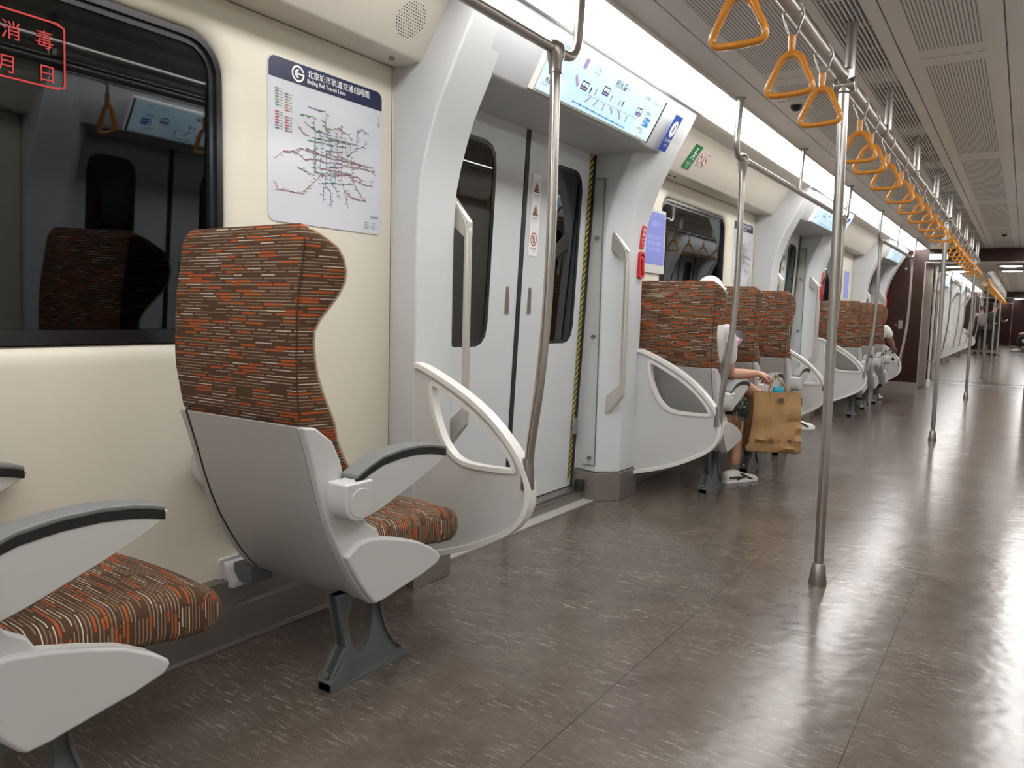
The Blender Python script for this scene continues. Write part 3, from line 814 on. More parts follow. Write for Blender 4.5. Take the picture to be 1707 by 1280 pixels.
    for i in range(4): rect(ml, pl, u, u + .024 - .004 * (i % 2), v - i * .007, v - i * .007 + .002, .0012, 9); rect(ml, pl, u + .038, u + .052, v - i * .007, v - i * .007 + .002, .0012, 9)
    text(ml, pl, '京港地铁', .011, u + .026, v + .018, .0012, 9, bold=.01)
    ml.build('map_print', M['mapc'] + [M['grey_ink']], e, O, smooth=False)
    return e
rm = route_map('white rail map poster with navy title band on the wall behind the nearest tall seat')
copy_tree(rm, (rm.location.x, rm.location.y + P, rm.location.z), 'rail map poster on the wall past the second window, partly behind the pole')

def wall_screen(label, y, z0, z1, w, dim=False):
    O = (W, y + w / 2, z0)
    e = thing('notice_screen', label, 'screen', O)
    pl = Plane((W + .012, y, z0), (0, 1, 0), (0, 0, 1))
    b = MB(); flat(b, pl, rrect(-.015, w + .015, -.055, z1 - z0 + .02, .008), 0, 0, .014); b.build('housing', M['shellw'], e, O, bevel=.002)
    b = MB(); rect(b, pl, 0, w, 0, z1 - z0, .001, 0); b.build('display', M['adblue'], e, O)
    t = MB(); h = z1 - z0
    text(t, pl, '温馨提示', .04, w * .22, h * .74, .002, 0)
    t.build('notice_heading', M['adtxt'], e, O, smooth=False)
    for i in range(3): t = MB(); text(t, pl, '请先下后上 文明乘车', .022, .025, h * (.50 - .12 * i), .002, 0); t.build('notice_line', M['adtxt'], e, O, smooth=False)
    return e
wall_screen('lit blue notice screen on the wall between the first doorway and the second window', 4.50, 1.37, 1.70, .29)
wall_screen('small lit notice screen on the wall of the farthest bay', 4.50 + P + 1.72, 1.33, 1.68, .29)

def cove_signs():
    # green exit notice and two red prohibition rings on the sloping cover panel past the first doorway
    V = Vector((.137, 0, .182))
    pl = Plane((-1.84, 4.60, 1.965), (0, 1, 0), V)
    O = (-1.80, 4.66, 2.0)
    e = thing('exit_notice', 'small green exit notice on the cream cover panel, half behind the stanchion', 'sign', O)
    b = MB(); rect(b, pl, 0, .115, 0, .16, .004, 0, .004); b.build('plate', M['green'], e, O)
    t = MB(); text(t, pl, '安全出口', .023, .0575, .03, .0052, 0, 'CENTER'); text(t, pl, 'EXIT', .018, .0575, .008, .0052, 0, 'CENTER')
    flat(t, pl, circle(.05, .135, .010), .0052, 0); ribbon(t, pl, [(.05, .125), (.055, .095), (.035, .07)], .012, .0052, 0); ribbon(t, pl, [(.055, .095), (.075, .085), (.08, .065)], .010, .0052, 0); ribbon(t, pl, [(.03, .115), (.08, .105)], .007, .0052, 0)
    t.build('pictogram', M['wht'], e, O, smooth=False)
    for i, lb in ((0, 'left'), (1, 'right')):
        u = .18 + i * .085
        Oc = pl.p(u, .10, 0)
        e = thing('prohibition_sticker', '%s of two small round red and white prohibition stickers beside the green exit notice' % lb, 'sticker', Oc)
        b = MB(); flat(b, pl, circle(u, .10, .034, 24, .042), .003, 0, .002); b.build('disc', M['wht'], e, Oc)
        t = MB(); ring(t, pl, u, .10, .029, .006, .0038, 0, ry=1.25); ribbon(t, pl, [(u - .02, .122), (u + .02, .078)], .005, .0042, 0); rect(t, pl, u - .008, u + .008, .088, .115, .0036, 1); text(t, pl, '禁止吸烟' if i == 0 else '禁止饮食', .012, u, .042, .0036, 1, 'CENTER')
        t.build('pictogram', [M['red'], M['ink']], e, Oc, smooth=False)
cove_signs()
# speaker perforations over the first map
def speaker(label, k=0):
    V = Vector((.137, 0, .182)); pl = Plane((-1.80, 2.04, 2.02), (0, 1, 0), V)
    e = thing('speaker_grille', label, 'speaker', (-1.80, 2.04 + k * P, 2.02)); O = (-1.80, 2.04, 2.02)
    b = MB(); 
    for i in range(-6, 7):
        for j in range(-7, 8):
            u, v = i * .0115 + (j % 2) * .0057, j * .0095
            if (u / .066) ** 2 + (v / .066) ** 2 < 1: flat(b, pl, circle(u, v, .0026, 8), .0015, 0)
    b.build('holes', M['dark'], e, O, smooth=False)
    b = MB(); flat(b, pl, circle(0, 0, .070, 28), .0008, 0); b.build('plate', M['cream2'], e, O)
    return e
speaker('round patch of speaker holes in the cover panel above the nearest rail map')
# disinfection notice on the nearest window
def window_notice():
    x = W - .0375
    pl = Plane((x, .60, 1.57), (0, 1, 0), (0, 0, 1))
    O = (x, .82, 1.57)
    e = thing('disinfection_notice', 'red lettered disinfection notice printed on the upper corner of the nearest window', 'sticker', O)
    t = MB(); w, h = .50, .205
    cc = (.82, 1.652)
    t.ringprism(polar(rrect(.61, 1.033, 1.572, 1.733, .012), cc, 96), polar(rrect(.6145, 1.0285, 1.5765, 1.7285, .010), cc, 96), 'x', x, x + .0008)
    for ch, u, v in (('本', .03, .097), ('车', .105, .097), ('已', .18, .097), ('消', .285, .097), ('毒', .36, .097), ('年', .08, .018), ('月', .275, .018), ('日', .365, .018)): text(t, pl, ch, .046, u, v, .0008, 0)
    t.v = [(xx + .030 * (zz - 1.652), yy, zz) for xx, yy, zz in t.v]
    t.build('lettering', mat('red_window_lettering', (.50, .035, .03), .6), e, O, smooth=False)
window_notice()
# socket box low on the wall under the nearest tall seat
def wall_socket(label, k=0):
    O = (W, 1.49, .16)
    e = thing('socket_box', label, 'socket', (W, 1.49 + k, .16))
    MB().prism(rrect(1.425, 1.545, .165, .265, .012), 'x', W, W + .012).build('cover', M['shellw'], e, O, bevel=.002)
    b = MB(); b.prism([(W + .008, .175), (W + .06, .182), (W + .06, .20), (W + .012, .255)], 'y', 1.44, 1.535); b.build('bracket', M['shellw'], e, O, bevel=.002)
    b = MB(); b.cyl((W + .034, 1.49, .222), (W + .046, 1.49, .232), .019); b.build('plug_face', M['steeld'], e, O)
wall_socket('pale square socket box low on the wall under the nearest tall seat')

# ------------------------------------------------------------------ seats
def make_seat(label):
    O = (-1.70, 1.50, 0); cx = -1.70
    e = thing('passenger_seat', label, 'seat', O, 'high-backed seats in rows along the left wall')
    # backrest with wings, lofted upward; stripes follow the loop
    YR = [(.60, 1.392), (.614, 1.385), (.66, 1.365), (.705, 1.342), (.745, 1.275), (.756, 1.254), (.80, 1.250), (.861, 1.246), (.93, 1.243), (1.063, 1.248), (1.164, 1.264), (1.225, 1.272), (1.2495, 1.285)]
    YW = [(.60, 1.452), (.623, 1.428), (.69, 1.392), (.765, 1.357), (.859, 1.318), (.90, 1.308), (.948, 1.302), (.992, 1.305), (1.029, 1.326), (1.066, 1.363), (1.112, 1.389), (1.157, 1.394), (1.193, 1.374), (1.222, 1.335), (1.24, 1.305), (1.2495, 1.290)]
    zs = [.60, .62, .65, .68, .71, .735, .752, .77, .80, .84, .88, .92, .96, .99, 1.02, 1.05, 1.08, 1.11, 1.14, 1.17, 1.195, 1.212, 1.226, 1.236, 1.243, 1.2475, 1.2495]
    rings = []; uvs = []
    for z in zs:
        yr = lerp_table(YR, z); yw = max(lerp_table(YW, z), yr + .005); yf = min(yr + .052, max(yw - .004, yr + .003))
        sh = 0
        if z > 1.20: sh = .040 * (1 - math.sqrt(max(0, 1 - ((z - 1.20) / .0505) ** 2)))
        elif z < .70 : sh = 0
        h = .2445 - sh; ho = h + .006 + .24 * max(0, yw - yr - .03)
        half = [(0, yr), (.08, yr), (.16, yr), (h - .02, yr + .0005), (h - .004, yr + .002), (h, yr + .008 if yw - yr > .02 else yr + .001), ((h + ho) / 2, (yr + yw) / 2), (ho - .002, yw - .012 if yw - yr > .03 else yw - .002), (ho - .008, yw - .002), (ho - .020, yw),
                (ho - .034, yw - .006 if yw - .006 > yf else yf), (min(ho - .045, .215), (yw + yf) / 2), (.19 if sh < .03 else .15, yf + .002), (.14, yf), (.07, yf)]
        sl_ = 1 - .10 * min(1, max(0, (.88 - z) / .13))
        loop = half + [(0, yf)] + [(-a * sl_, b) for a, b in reversed(half[1:])]
        ring_ = [(cx + a, b, z) for a, b in loop]
        # stripe coordinate: arc length measured from the middle of the rear
        L = [0.0]
        for (a, b), (c, d) in zip(loop, loop[1:] + loop[:1]): L.append(L[-1] + math.hypot(c - a, d - b))
        rings.append(ring_); uvs.append([(l, z + .0005) for l in L])
    br = MB().loft(rings, 0, True, uvs).build('backrest', M['fabric'], e, O, angle=50)
    for s in (1, -1):
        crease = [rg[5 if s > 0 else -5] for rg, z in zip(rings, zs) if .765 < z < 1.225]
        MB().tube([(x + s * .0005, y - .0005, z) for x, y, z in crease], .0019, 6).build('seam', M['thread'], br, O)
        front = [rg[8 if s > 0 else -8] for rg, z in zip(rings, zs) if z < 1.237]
        MB().tube(front, .0042, 8).build('edge_highlight', M['edge_highlight'], br, O)  # added pale strip, paints the light caught on the wing's front edge
    # shell: rear skin, bottom pan
    rear = [(1.252, .757), (1.270, .70), (1.288, .64), (1.308, .57), (1.330, .505), (1.356, .445), (1.388, .385), (1.424, .325), (1.456, .282), (1.488, .247), (1.60, .262), (1.70, .285), (1.74, .30), (1.72, .315), (1.58, .31), (1.51, .345), (1.455, .43), (1.37, .56), (1.32, .68), (1.29, .745)]
    MB().prism(rear, 'x', cx - .2035, cx + .2425).build('shell', M['shell'], e, O, bevel=.004, angle=40)
    MB().prism([(y - .0012, z) for y, z in rear[:10]] + [(y + .006, z) for y, z in reversed(rear[:10])], 'x', cx - .2075, cx - .2030).build('seam', M['black'], e, O)
    S = [(1.249, .757), (1.29, .752), (1.345, .712), (1.372, .66), (1.385, .62), (1.412, .60), (1.443, .515), (1.47, .475), (1.505, .452), (1.528, .41), (1.60, .398), (1.70, .365), (1.69, .30), (1.60, .262), (1.488, .243), (1.456, .278), (1.424, .321), (1.388, .381), (1.356, .441), (1.330, .501), (1.308, .568), (1.288, .638), (1.270, .698)]
    nose = [(1.488, .247), (1.450, .290), (1.416, .340), (1.378, .405), (1.425, .432), (1.47, .434), (1.53, .422), (1.60, .402), (1.67, .378), (1.73, .345), (1.762, .320), (1.768, .308), (1.752, .292), (1.69, .276), (1.60, .262), (1.53, .250)]
    for s in (1, -1):
        k = .0 if s > 0 else .0365
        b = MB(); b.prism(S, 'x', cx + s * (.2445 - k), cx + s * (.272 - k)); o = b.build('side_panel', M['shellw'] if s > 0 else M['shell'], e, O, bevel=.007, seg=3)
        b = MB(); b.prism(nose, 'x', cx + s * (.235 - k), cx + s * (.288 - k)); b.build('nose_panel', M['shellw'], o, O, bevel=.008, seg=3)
        # armrest
        arm = smooth_poly([(1.345, .60), (1.35, .54), (1.40, .512), (1.46, .520), (1.53, .543), (1.62, .575), (1.69, .603), (1.732, .626), (1.743, .643), (1.69, .652), (1.60, .655), (1.50, .652), (1.42, .632)], 3)
        b = MB(); b.prism(arm, 'x', cx + s * .280, cx + s * .322); k = 0 if s > 0 else .030
        b.v = [(x + k, y, z) for x, y, z in b.v]; ao = b.build('armrest', M['shellw'], e, O, bevel=.008, seg=3)
        topl = [(1.372, .628), (1.42, .650), (1.47, .667), (1.54, .676), (1.61, .677), (1.67, .671), (1.71, .663), (1.736, .655)]
        pad = [(y, z) for y, z in topl] + [(y, z - .012) for y, z in reversed(topl)]
        blk = [(y + .001, z - .010) for y, z in topl] + [(y + .001, z - .030) for y, z in reversed(topl)]
        MB().prism(pad, 'x', cx + k + s * .272, cx + k + s * .330).build('pad', M['pad'], ao, O, bevel=.005, seg=3)
        MB().prism(blk, 'x', cx + k + s * .275, cx + k + s * .3265).build('pad_edge', M['black'], ao, O, bevel=.003)
        hub = [(1.328, .612), (1.326, .575)] + [(1.376 + .046 * math.cos(a), .556 + .046 * math.sin(a)) for a in [PI * 1.05 + PI * 1.0 * q / 12 for q in range(13)]] + [(1.425, .612)]
        w = .338 if s > 0 else .300
        MB().prism(hub, 'x', cx + s * .255, cx + s * w).build('pivot', M['shellw'], ao, O, bevel=.006, seg=3)
        b = MB(); b.cyl((cx + s * w, 1.378, .558), (cx + s * (w + .003), 1.378, .558), .038, 28); b.build('pivot_cap', M['shellw'], ao, O, bevel=.0015)
    # cushion, lofted forward, stripes run across and down the sides
    rings = []; uvs = []
    ys = [1.435, 1.438, 1.445, 1.47, 1.52, 1.60, 1.68, 1.76, 1.82, 1.86, 1.885, 1.900, 1.908, 1.911]
    rnd = random.Random(11)
    for y in ys:
        t = (y - 1.435) / .476
        zt = .452 - .022 * t; zb = .385 - .08 * t
        if y > 1.80: f = (y - 1.80) / .111; q = 1 - math.sqrt(max(0, 1 - f ** 2)); zt -= .050 * q; zb += .040 * q
        xl, xr = cx - .228, cx + .247; y = y + .020 * t
        r = .032 if y < 1.86 else .026
        if y > 1.89: xl += .006 * (y - 1.89) / .02; xr -= .010 * (y - 1.89) / .02
        pts = rrect(xl, xr, zb, zt, min(r, (zt - zb) * .45), 5)
        # slight crown and gathered side pleats
        out = []
        for i, (a, z) in enumerate(pts):
            if z > (zt + zb) / 2: z += .010 * (1 - ((a - cx) / .24) ** 2) * min(1, t * 6)
            out.append((a, y, z))
        # more points along the top for the crown
        k0 = 6
        top = [(xr - .032 + (xl + .064 - xr) * j / 8, y, zt + .010 * (1 - ((xr - .032 + (xl + .064 - xr) * j / 8 - cx) / .24) ** 2) * min(1, t * 6)) for j in range(1, 8)]
        out = out[:6] + top + out[6:]
        bot = len(out)
        L = [0.0]
        for p, p2 in zip(out, out[1:] + out[:1]): L.append(L[-1] + math.hypot(p2[0] - p[0], p2[2] - p[2]))
        rings.append(out); uvs.append([(l, y) for l in L])
    MB().loft(rings, 0, True, uvs).build('cushion', M['fabric'], e, O, angle=50)
    # cast leg on the aisle side
    lx = -1.525
    outer = [(1.435, .262), (1.452, .18), (1.468, .105), (1.44, .068), (1.408, .022), (1.408, 0), (1.718, 0), (1.718, .012), (1.672, .052), (1.635, .11), (1.615, .17), (1.605, .262)]
    c = (1.535, .15); N = 64
    oo = polar(outer, c, N); hole = [(1.535 + .046 * math.cos(2 * PI * k / N) * (1 + .1 * math.sin(2 * PI * k / N)), .160 + .093 * math.sin(2 * PI * k / N)) for k in range(N)]
    for q in outer:
        a = math.atan2(q[1] - c[1], q[0] - c[0]) % (2 * PI); oo[round(a / (2 * PI) * N) % N] = q
    inner = [(c[0] + (y - c[0]) * .90, c[1] + (z - c[1]) * .90) for y, z in oo]
    b = MB(); b.ringprism(oo, hole, 'x', lx - .012, lx + .012); b.ringprism(oo, inner, 'x', lx - .022, lx + .022)
    b.box(lx - .030, lx + .030, 1.408, 1.718, 0, .010); b.prism([(1.408, .008), (1.408, .024), (1.448, .070), (1.466, .10), (1.475, .06), (1.47, .008)], 'x', lx - .030, lx + .030)
    lg = b.build('leg', M['leg'], e, O, bevel=.0025, angle=30)
    b = MB(); b.add([(lx - .024, 1.416, .026), (lx + .024, 1.416, .026), (lx + .024, 1.444, .064), (lx - .024, 1.444, .064)], [(0, 1, 2, 3)]); b.v = [(x, y - .0035, z + .002) for x, y, z in b.v]
    b.build('foot_recess', M['black'], lg, O)
    MB().cyl((lx, 1.424, .036), (lx, 1.412, .044), .008).build('bolt', M['steel'], lg, O)
    b = MB(); b.box(cx - .285, cx - .20, 1.46, 1.54, .20, .255); b.box(cx - .20, cx + .20, 1.50, 1.60, .262, .285); b.build('wall_bracket', M['leg'], e, O, bevel=.003)
    return e
SEATS = [(1.50, 'nearest tall seat, its striped brown back turned to the camera beside the window'),
         (.62, 'seat cut off at the lower left corner, only its cushion and armrest in view'),
         (4.47, 'seat just past the first doorway, with the seated person in white in it'),
         (5.27, 'middle seat of the three between the first and second doorways'),
         (6.07, 'last seat of the three before the second doorway, behind the paper bag'),
         (9.05, 'first seat past the second doorway, behind a curved screen'),
         (9.87, 'middle seat of the farthest group of three'),
         (10.69, 'last seat before the third doorway, with a person in white seated in it')]
seat0 = make_seat(SEATS[0][1])
for y, lb in SEATS[1:]: copy_tree(seat0, (-1.70, y, 0), lb)

# ------------------------------------------------------------------ draught screens, stanchions and side rails
def draught_screen(label):
    O = (-1.84, 2.15, .13)
    e = thing('draught_screen', label, 'partition', O, 'curved screens beside the doorways')
    out = [(-1.842, .842), (-1.80, .832), (-1.70, .79), (-1.60, .74), (-1.52, .688), (-1.45, .628), (-1.39, .562), (-1.355, .50), (-1.342, .44), (-1.352, .38), (-1.39, .325), (-1.45, .282), (-1.535, .238), (-1.62, .202), (-1.72, .168), (-1.842, .135)]
    hole = [(-1.768, .775), (-1.76, .70), (-1.74, .64), (-1.71, .58), (-1.675, .54), (-1.64, .517), (-1.59, .505), (-1.50, .503), (-1.405, .508), (-1.398, .522), (-1.43, .575), (-1.50, .642), (-1.57, .692), (-1.66, .742), (-1.745, .782)]
    c = (-1.62, .60); N = 96
    so = smooth_poly(out, 3, False)
    po = polar(so, c, N); ph = polar(smooth_poly(hole, 3), c, N)
    for q in (out[0], out[-1]):
        a = math.atan2(q[1] - c[1], q[0] - c[0]) % (2 * PI); po[round(a / (2 * PI) * N) % N] = q
    MB().ringprism(po, ph, 'y', 2.139, 2.161).build('panel', M['shellw'], e, O, bevel=.003)
    rim = MB()
    path = [(x, 2.15, z) for x, z in so]
    # flat rim band following the outer edge
    rings = []
    for i, (x, y, z) in enumerate(path):
        a = Vector(path[max(i - 1, 0)]); b = Vector(path[min(i + 1, len(path) - 1)]); d = (b - a).normalized(); nrm = Vector((d.z, 0, -d.x))
        p = Vector((x, 2.15, z))
        rings.append([p - nrm * .012 + Vector((0, -.024, 0)), p + nrm * .006 + Vector((0, -.024, 0)), p + nrm * .010, p + nrm * .006 + Vector((0, .024, 0)), p - nrm * .012 + Vector((0, .024, 0))])
    rim.loft(rings); rim.build('rim', M['white'], e, O, angle=50)
    hr = MB(); pp = smooth_poly(hole, 3); rings = []
    n = len(pp)
    for i, (x, z) in enumerate(pp + pp[:1]):
        a = pp[(i - 1) % n]; b = pp[(i + 1) % n]; d = Vector((b[0] - a[0], 0, b[1] - a[1])).normalized(); nrm = Vector((d.z, 0, -d.x)); p = Vector((x, 2.15, z))
        rings.append([p - nrm * .010 + Vector((0, -.018, 0)), p + nrm * .006 + Vector((0, -.018, 0)), p + nrm * .006 + Vector((0, .018, 0)), p - nrm * .010 + Vector((0, .018, 0))])
    hr.loft(rings, caps=False); hr.build('opening_rim', M['white'], e, O, angle=50)
    return e
ds = draught_screen('curved pale screen with a teardrop opening, before the first doorway beside the nearest tall seat')
dsc = [(4.09, 'curved screen past the first doorway, at the back of the seated person'), (2.15 + P, 'curved screen before the second doorway, beyond the paper bag'),
       (4.09 + P, 'curved screen past the second doorway, behind the aisle pole'), (2.15 + 2 * P, 'curved screen before the third doorway, against the brown partition')]
for y, lb in dsc: copy_tree(ds, (-1.84, y, .13), lb)

def stanchion(label, side=-1):
    """side -1: at the far end of a bay (drawn at y=2.15)"""
    y = 2.15; O = (-1.36, y, .50)
    e = thing('stanchion', label, 'pole', O, 'stanchions rising from the curved screens')
    MB().tube(smooth_poly([(-1.353, y, .47), (-1.345, y, .60), (-1.318, y, .80), (-1.297, y, 1.05), (-1.289, y, 1.35), (-1.292, y, 1.80), (-1.292, y, 1.845)], 4, False), .0165, 16).build('pole', M['steel'], e, O)
    b = MB(); b.loft([[( -1.292 + r * math.cos(a * PI / 8), y + r2 * math.sin(a * PI / 8), z) for a in range(16)] for r, r2, z in ((.021, .021, 1.80), (.021, .021, 1.825), (.027, .032, 1.85), (.026, .04, 1.872), (.022, .045, 1.89), (.012, .03, 1.899))])
    b.build('joint', M['steel'], e, O, angle=50)
    b = MB(); b.loft([[( -1.353 + r * math.cos(a * PI / 8), y + r * math.sin(a * PI / 8), z) for a in range(16)] for r, z in ((.024, .455), (.022, .52), (.018, .56))]); b.build('foot_socket', M['steeld'], e, O)
    return e
st0 = stanchion('steel stanchion rising in front of the first doorway, leaning up to the side rail')
for y, lb in ((4.085, 'steel stanchion past the first doorway in front of the seated person'), (2.15 + P, 'stanchion before the second doorway, hidden mostly by the aisle pole'), (4.085 + P, 'stanchion past the second doorway at the farthest three seats'), (2.15 + 2 * P, 'stanchion before the third doorway in front of the brown partition')):
    copy_tree(st0, (-1.36, y, .50), lb)

def side_rail(ya, yb, label, hangers):
    x, z = -1.292, 1.872; O = (x, (ya + yb) / 2, z)
    e = thing('side_rail', label, 'handrail', O, 'side rails hung over the seats')
    MB().tube(bend([(x + .015, ya, 2.15), (x, ya - .0, z), (x, yb, z), (x + .015, yb, 2.15)], .075, 8), .0165, 16).build('rail', M['steel'], e, O)
    for yy in hangers: MB().cyl((x, yy, z), (x + .012, yy, 2.15), .011, 12).build('hanger', M['steel'], e, O)
    for yy in [ya, yb] + hangers: MB().lathe([(.026, 2.15), (.026, 2.144), (.018, 2.138)], (x + .014, yy), 16).build('ceiling_flange', M['steel'], e, O)
side_rail(-.68, 2.28, 'side rail passing over the nearest seats at the top of the picture', [.7])
side_rail(3.95, 6.90, 'side rail over the three seats between the first and second doorways', [5.3])
side_rail(3.95 + P, 6.90 + P, 'side rail over the farthest three seats', [5.3 + P])

# ------------------------------------------------------------------ aisle poles, overhead rail and straps
RX, RZ = -.635, 1.955
def aisle_pole(y, label, x=-.612, top=2.15):
    O = (x, y, 0)
    e = thing('aisle_pole', label, 'pole', O, 'floor to ceiling poles down the aisle')
    MB().tube([(x, y, .06), (x - .006, y, 1.0), (RX + .004, y, 1.93)], .0185, 20).build('pole', M['steel'], e, O)
    MB().lathe([(.0345, 0), (.0345, .006), (.031, .03), (.0245, .082), (.021, .086)], (x, y), 24).build('foot', M['steeld'], e, O, angle=45)
    MB().cyl((RX + .02, y, 1.93), (RX + .02, y, top), .0195, 20).build('upper_post', M['steel'], e, O)
    b = MB(); b.cyl((RX - .032, y, 1.925), (RX + .045, y, 1.925), .028, 20); b.cyl((RX + .006, y, 1.895), (RX + .012, y, 1.985), .026, 20); b.build('clamp', M['steel'], e, O, bevel=.006)
    return e
POLES = [3.16, 7.70, 12.36]
ap = aisle_pole(3.16, 'steel aisle pole nearest the camera, standing full height from floor to ceiling')
copy_tree(ap, (-.612, 7.70, 0), 'second aisle pole from the camera'); copy_tree(ap, (-.612, 12.36, 0), 'third aisle pole, just before the brown partition')
def overhead(y0, y1, posts, label):
    O = (RX, (y0 + y1) / 2, RZ)
    e = thing('overhead_rail', label, 'handrail', O)
    MB().cyl((RX, y0, RZ), (RX, y1, RZ), .0225, 20).build('rail', M['steel'], e, O)
    for y in posts:
        MB().cyl((RX + .02, y, RZ), (RX + .02, y, 2.15), .0175, 16).build('post', M['steel'], e, O)
    for y in posts: MB().cyl((RX, y - .03, RZ), (RX, y + .03, RZ), .0265, 16).build('sleeve', M['steeld'], e, O)
overhead(-2.5, 13.3, [-1.5, .3, 1.7, 4.12, 5.28, 6.5, 8.8, 9.95, 11.15], 'long steel overhead rail carrying the orange straps down the aisle')

def strap():
    y = 0; O = (RX, 0, RZ)
    e = thing('hanging_strap', 'x', 'strap', O, 'orange triangular hand straps along the overhead rail')
    # wire loop over the rail
    lp = [(RX - .004, y, RZ - .083), (RX - .012, y - .010, RZ - .06), (RX - .026, y - .014, RZ - .015)] + [(RX + .0245 * math.cos(a), y - .014 + .028 * (1 - a / PI), RZ + .0245 * math.sin(a)) for a in [PI - k * PI / 8 for k in range(9)]] + [(RX + .026, y + .014, RZ - .015), (RX + .012, y + .010, RZ - .06), (RX + .004, y, RZ - .083)]
    MB().tube(lp, .0035, 8).build('loop', M['steel'], e, O)
    MB().tube([(RX, y, RZ - .072), (RX, y, RZ - .075), (RX, y, RZ - .100), (RX, y, RZ - .118), (RX, y, RZ - .124)], [.009, .0115, .0115, .010, .012], 12).build('ferrule', M['orange'], e, O)
    zb, zt = RZ - .243, RZ - .128
    tri = [(-.030, zt - .016), (-.012, zt), (.012, zt), (.030, zt - .016), (.046, zt - .048), (.063, zb + .032), (.065, zb + .014), (.054, zb + .003), (.02, zb), (-.02, zb), (-.054, zb + .003), (-.065, zb + .014), (-.063, zb + .032), (-.046, zt - .048)]
    pp = smooth_poly(tri, 3)
    rings = []; n = len(pp); q = 10
    for i in range(n + 1):
        x, z = pp[i % n]; a = pp[(i - 1) % n]; b = pp[(i + 1) % n]; d = Vector((b[0] - a[0], 0, b[1] - a[1])).normalized(); nr = Vector((d.z, 0, -d.x))
        w = .0125 if z > zb + .02 else .0120; t = .0088
        if z > zt - .03: t = .0115; w = .0095
        rings.append([Vector((RX + x, y, z)) + nr * (t * math.cos(2 * PI * k / q)) + Vector((0, w * math.sin(2 * PI * k / q), 0)) for k in range(q)])
    MB().loft(rings, caps=False).build('grip', M['orange'], e, O, angle=60)
    return e
sp0 = strap()
SY = [1.92, 2.41, 2.82, 3.54, 3.82, 4.32, 4.85, 5.35, 5.86, 6.40, 6.88, 7.30, 8.05, 8.55, 9.05, 9.55, 10.05, 10.55, 11.05, 11.55, 12.0, 12.7, 13.1]
ORD = ['first (topmost) orange strap, cut by the top edge of the photo', 'second orange strap from the camera, between the first strap and the one nearest the pole', 'third orange strap, hanging just in front of the nearest aisle pole',
       'fourth orange strap, first one past the nearest aisle pole', 'fifth orange strap from the camera along the rail', 'sixth orange strap from the camera along the rail', 'seventh orange strap from the camera along the rail', 'eighth orange strap from the camera along the rail', 'ninth orange strap from the camera along the rail', 'tenth orange strap from the camera along the rail', 'eleventh orange strap, next but one before the second aisle pole', 'twelfth orange strap, last before the second aisle pole']
for i, y in enumerate(SY):
    if i < 12: lb = ORD[i]; g = None
    elif i < 21: lb = 'orange strap in the crowded run between the second and third aisle poles'; g = None
    else: lb = 'orange strap between the third aisle pole and the brown partition'; g = None
    if i == 0: sp0.location.y = y; sp0['label'] = lb
    else:
        c = copy_tree(sp0, (RX, y, RZ), lb)
        c.rotation_euler = (0, 0, random.uniform(-.12, .12))
        if i >= 12: c['group'] = 'orange straps between the second and third aisle poles' if i < 21 else 'orange straps past the third aisle pole'
for o in list(bpy.data.objects):
    if o.name.startswith('hanging_strap') and o.parent is None and o.location.y < 7.9: o['group'] = 'orange triangular hand straps along the overhead rail'

# ceiling camera domes
def dome(x, y, label):
    e = thing('camera_dome', label, 'camera', (x, y, 2.15)); O = (x, y, 2.15)
    MB().box(x - .07, x + .07, y - .09, y + .09, 2.141, 2.153).build('base', M['ceil'], e, O, bevel=.004)
    MB().lathe([(.030, 2.142), (.028, 2.128), (.018, 2.116), (.004, 2.112)], (x, y), 16).build('dome', M['blackg'], e, O, angle=60)
dome(-1.065, 4.19, 'small black camera dome on a ceiling plate near the nearest aisle pole')
dome(-.29, 11.3, 'small black camera dome in the plain ceiling far down the car')

# ------------------------------------------------------------------ end partition and gangway
def partition(y, label_prefix, n, facing=1):
    JX = -1.345; JR = 2 * CX - JX
    t = .07
    poly_l = [(-2.06, 0), (JX, 0), (JX, 1.955), (JR, 1.955), (JR, 0), (.84, 0), (.84, 2.25), (-2.06, 2.25)]
    e = sgroup('wall_end' if n == 1 else 'wall_end_far', (CX, y, 0)); O = (CX, y, 0)
    MB().prism(poly_l, 'y', y, y + t).build('laminate_panel', M['brown'], e, O, bevel=.004)
    b = MB(); b.box(-2.06, JX - .03, y - .012, y, 0, .10); b.box(JX - .03, JX + .003, y - .014, y + .01, 0, .10); b.box(JR + .03, .84, y - .012, y, 0, .10); b.build('kick_plate', M['kick'], e, O)
    b = MB()
    b.box(JX, JX + .012, y - .004, y + t, 0, 1.955); b.box(JR - .012, JR, y - .004, y + t, 0, 1.955); b.box(JX, JR, y - .004, y + t, 1.945, 1.958)
    b.build('opening_trim', M['steel'], e, O, bevel=.003)
    b = MB(); b.box(-2.06, JX, y - .0015, y + .001, 1.955, 1.958); b.build('panel_joint', M['black'], e, O)
    return e
partition(YE, 'near', 1)
def lit_sign(y, label):
    e = thing('destination_sign', label, 'sign', (-1.17, y - .01, 2.0)); O = (-1.17, y - .01, 2.0)
    MB().box(-1.30, -1.03, y - .022, y, 1.985, 2.085).build('housing', M['blackg'], e, O, bevel=.004)
    MB().box(-1.29, -1.04, y - .025, y - .022, 1.995, 2.075).build('display', mat('lit_white_display', (.8, .8, .8), .4, emit=(.95, .95, .9), estr=.6), e, O)
    pl = Plane((-1.165, y - .0255, 2.02), (1, 0, 0), (0, 0, 1)); t = MB(); text(t, pl, '下一站 积水潭', .032, 0, 0, .0006, 0, 'CENTER'); t.build('lettering', M['warn'], e, O, smooth=False)
lit_sign(YE, 'small lit white destination sign on the brown header over the gangway')
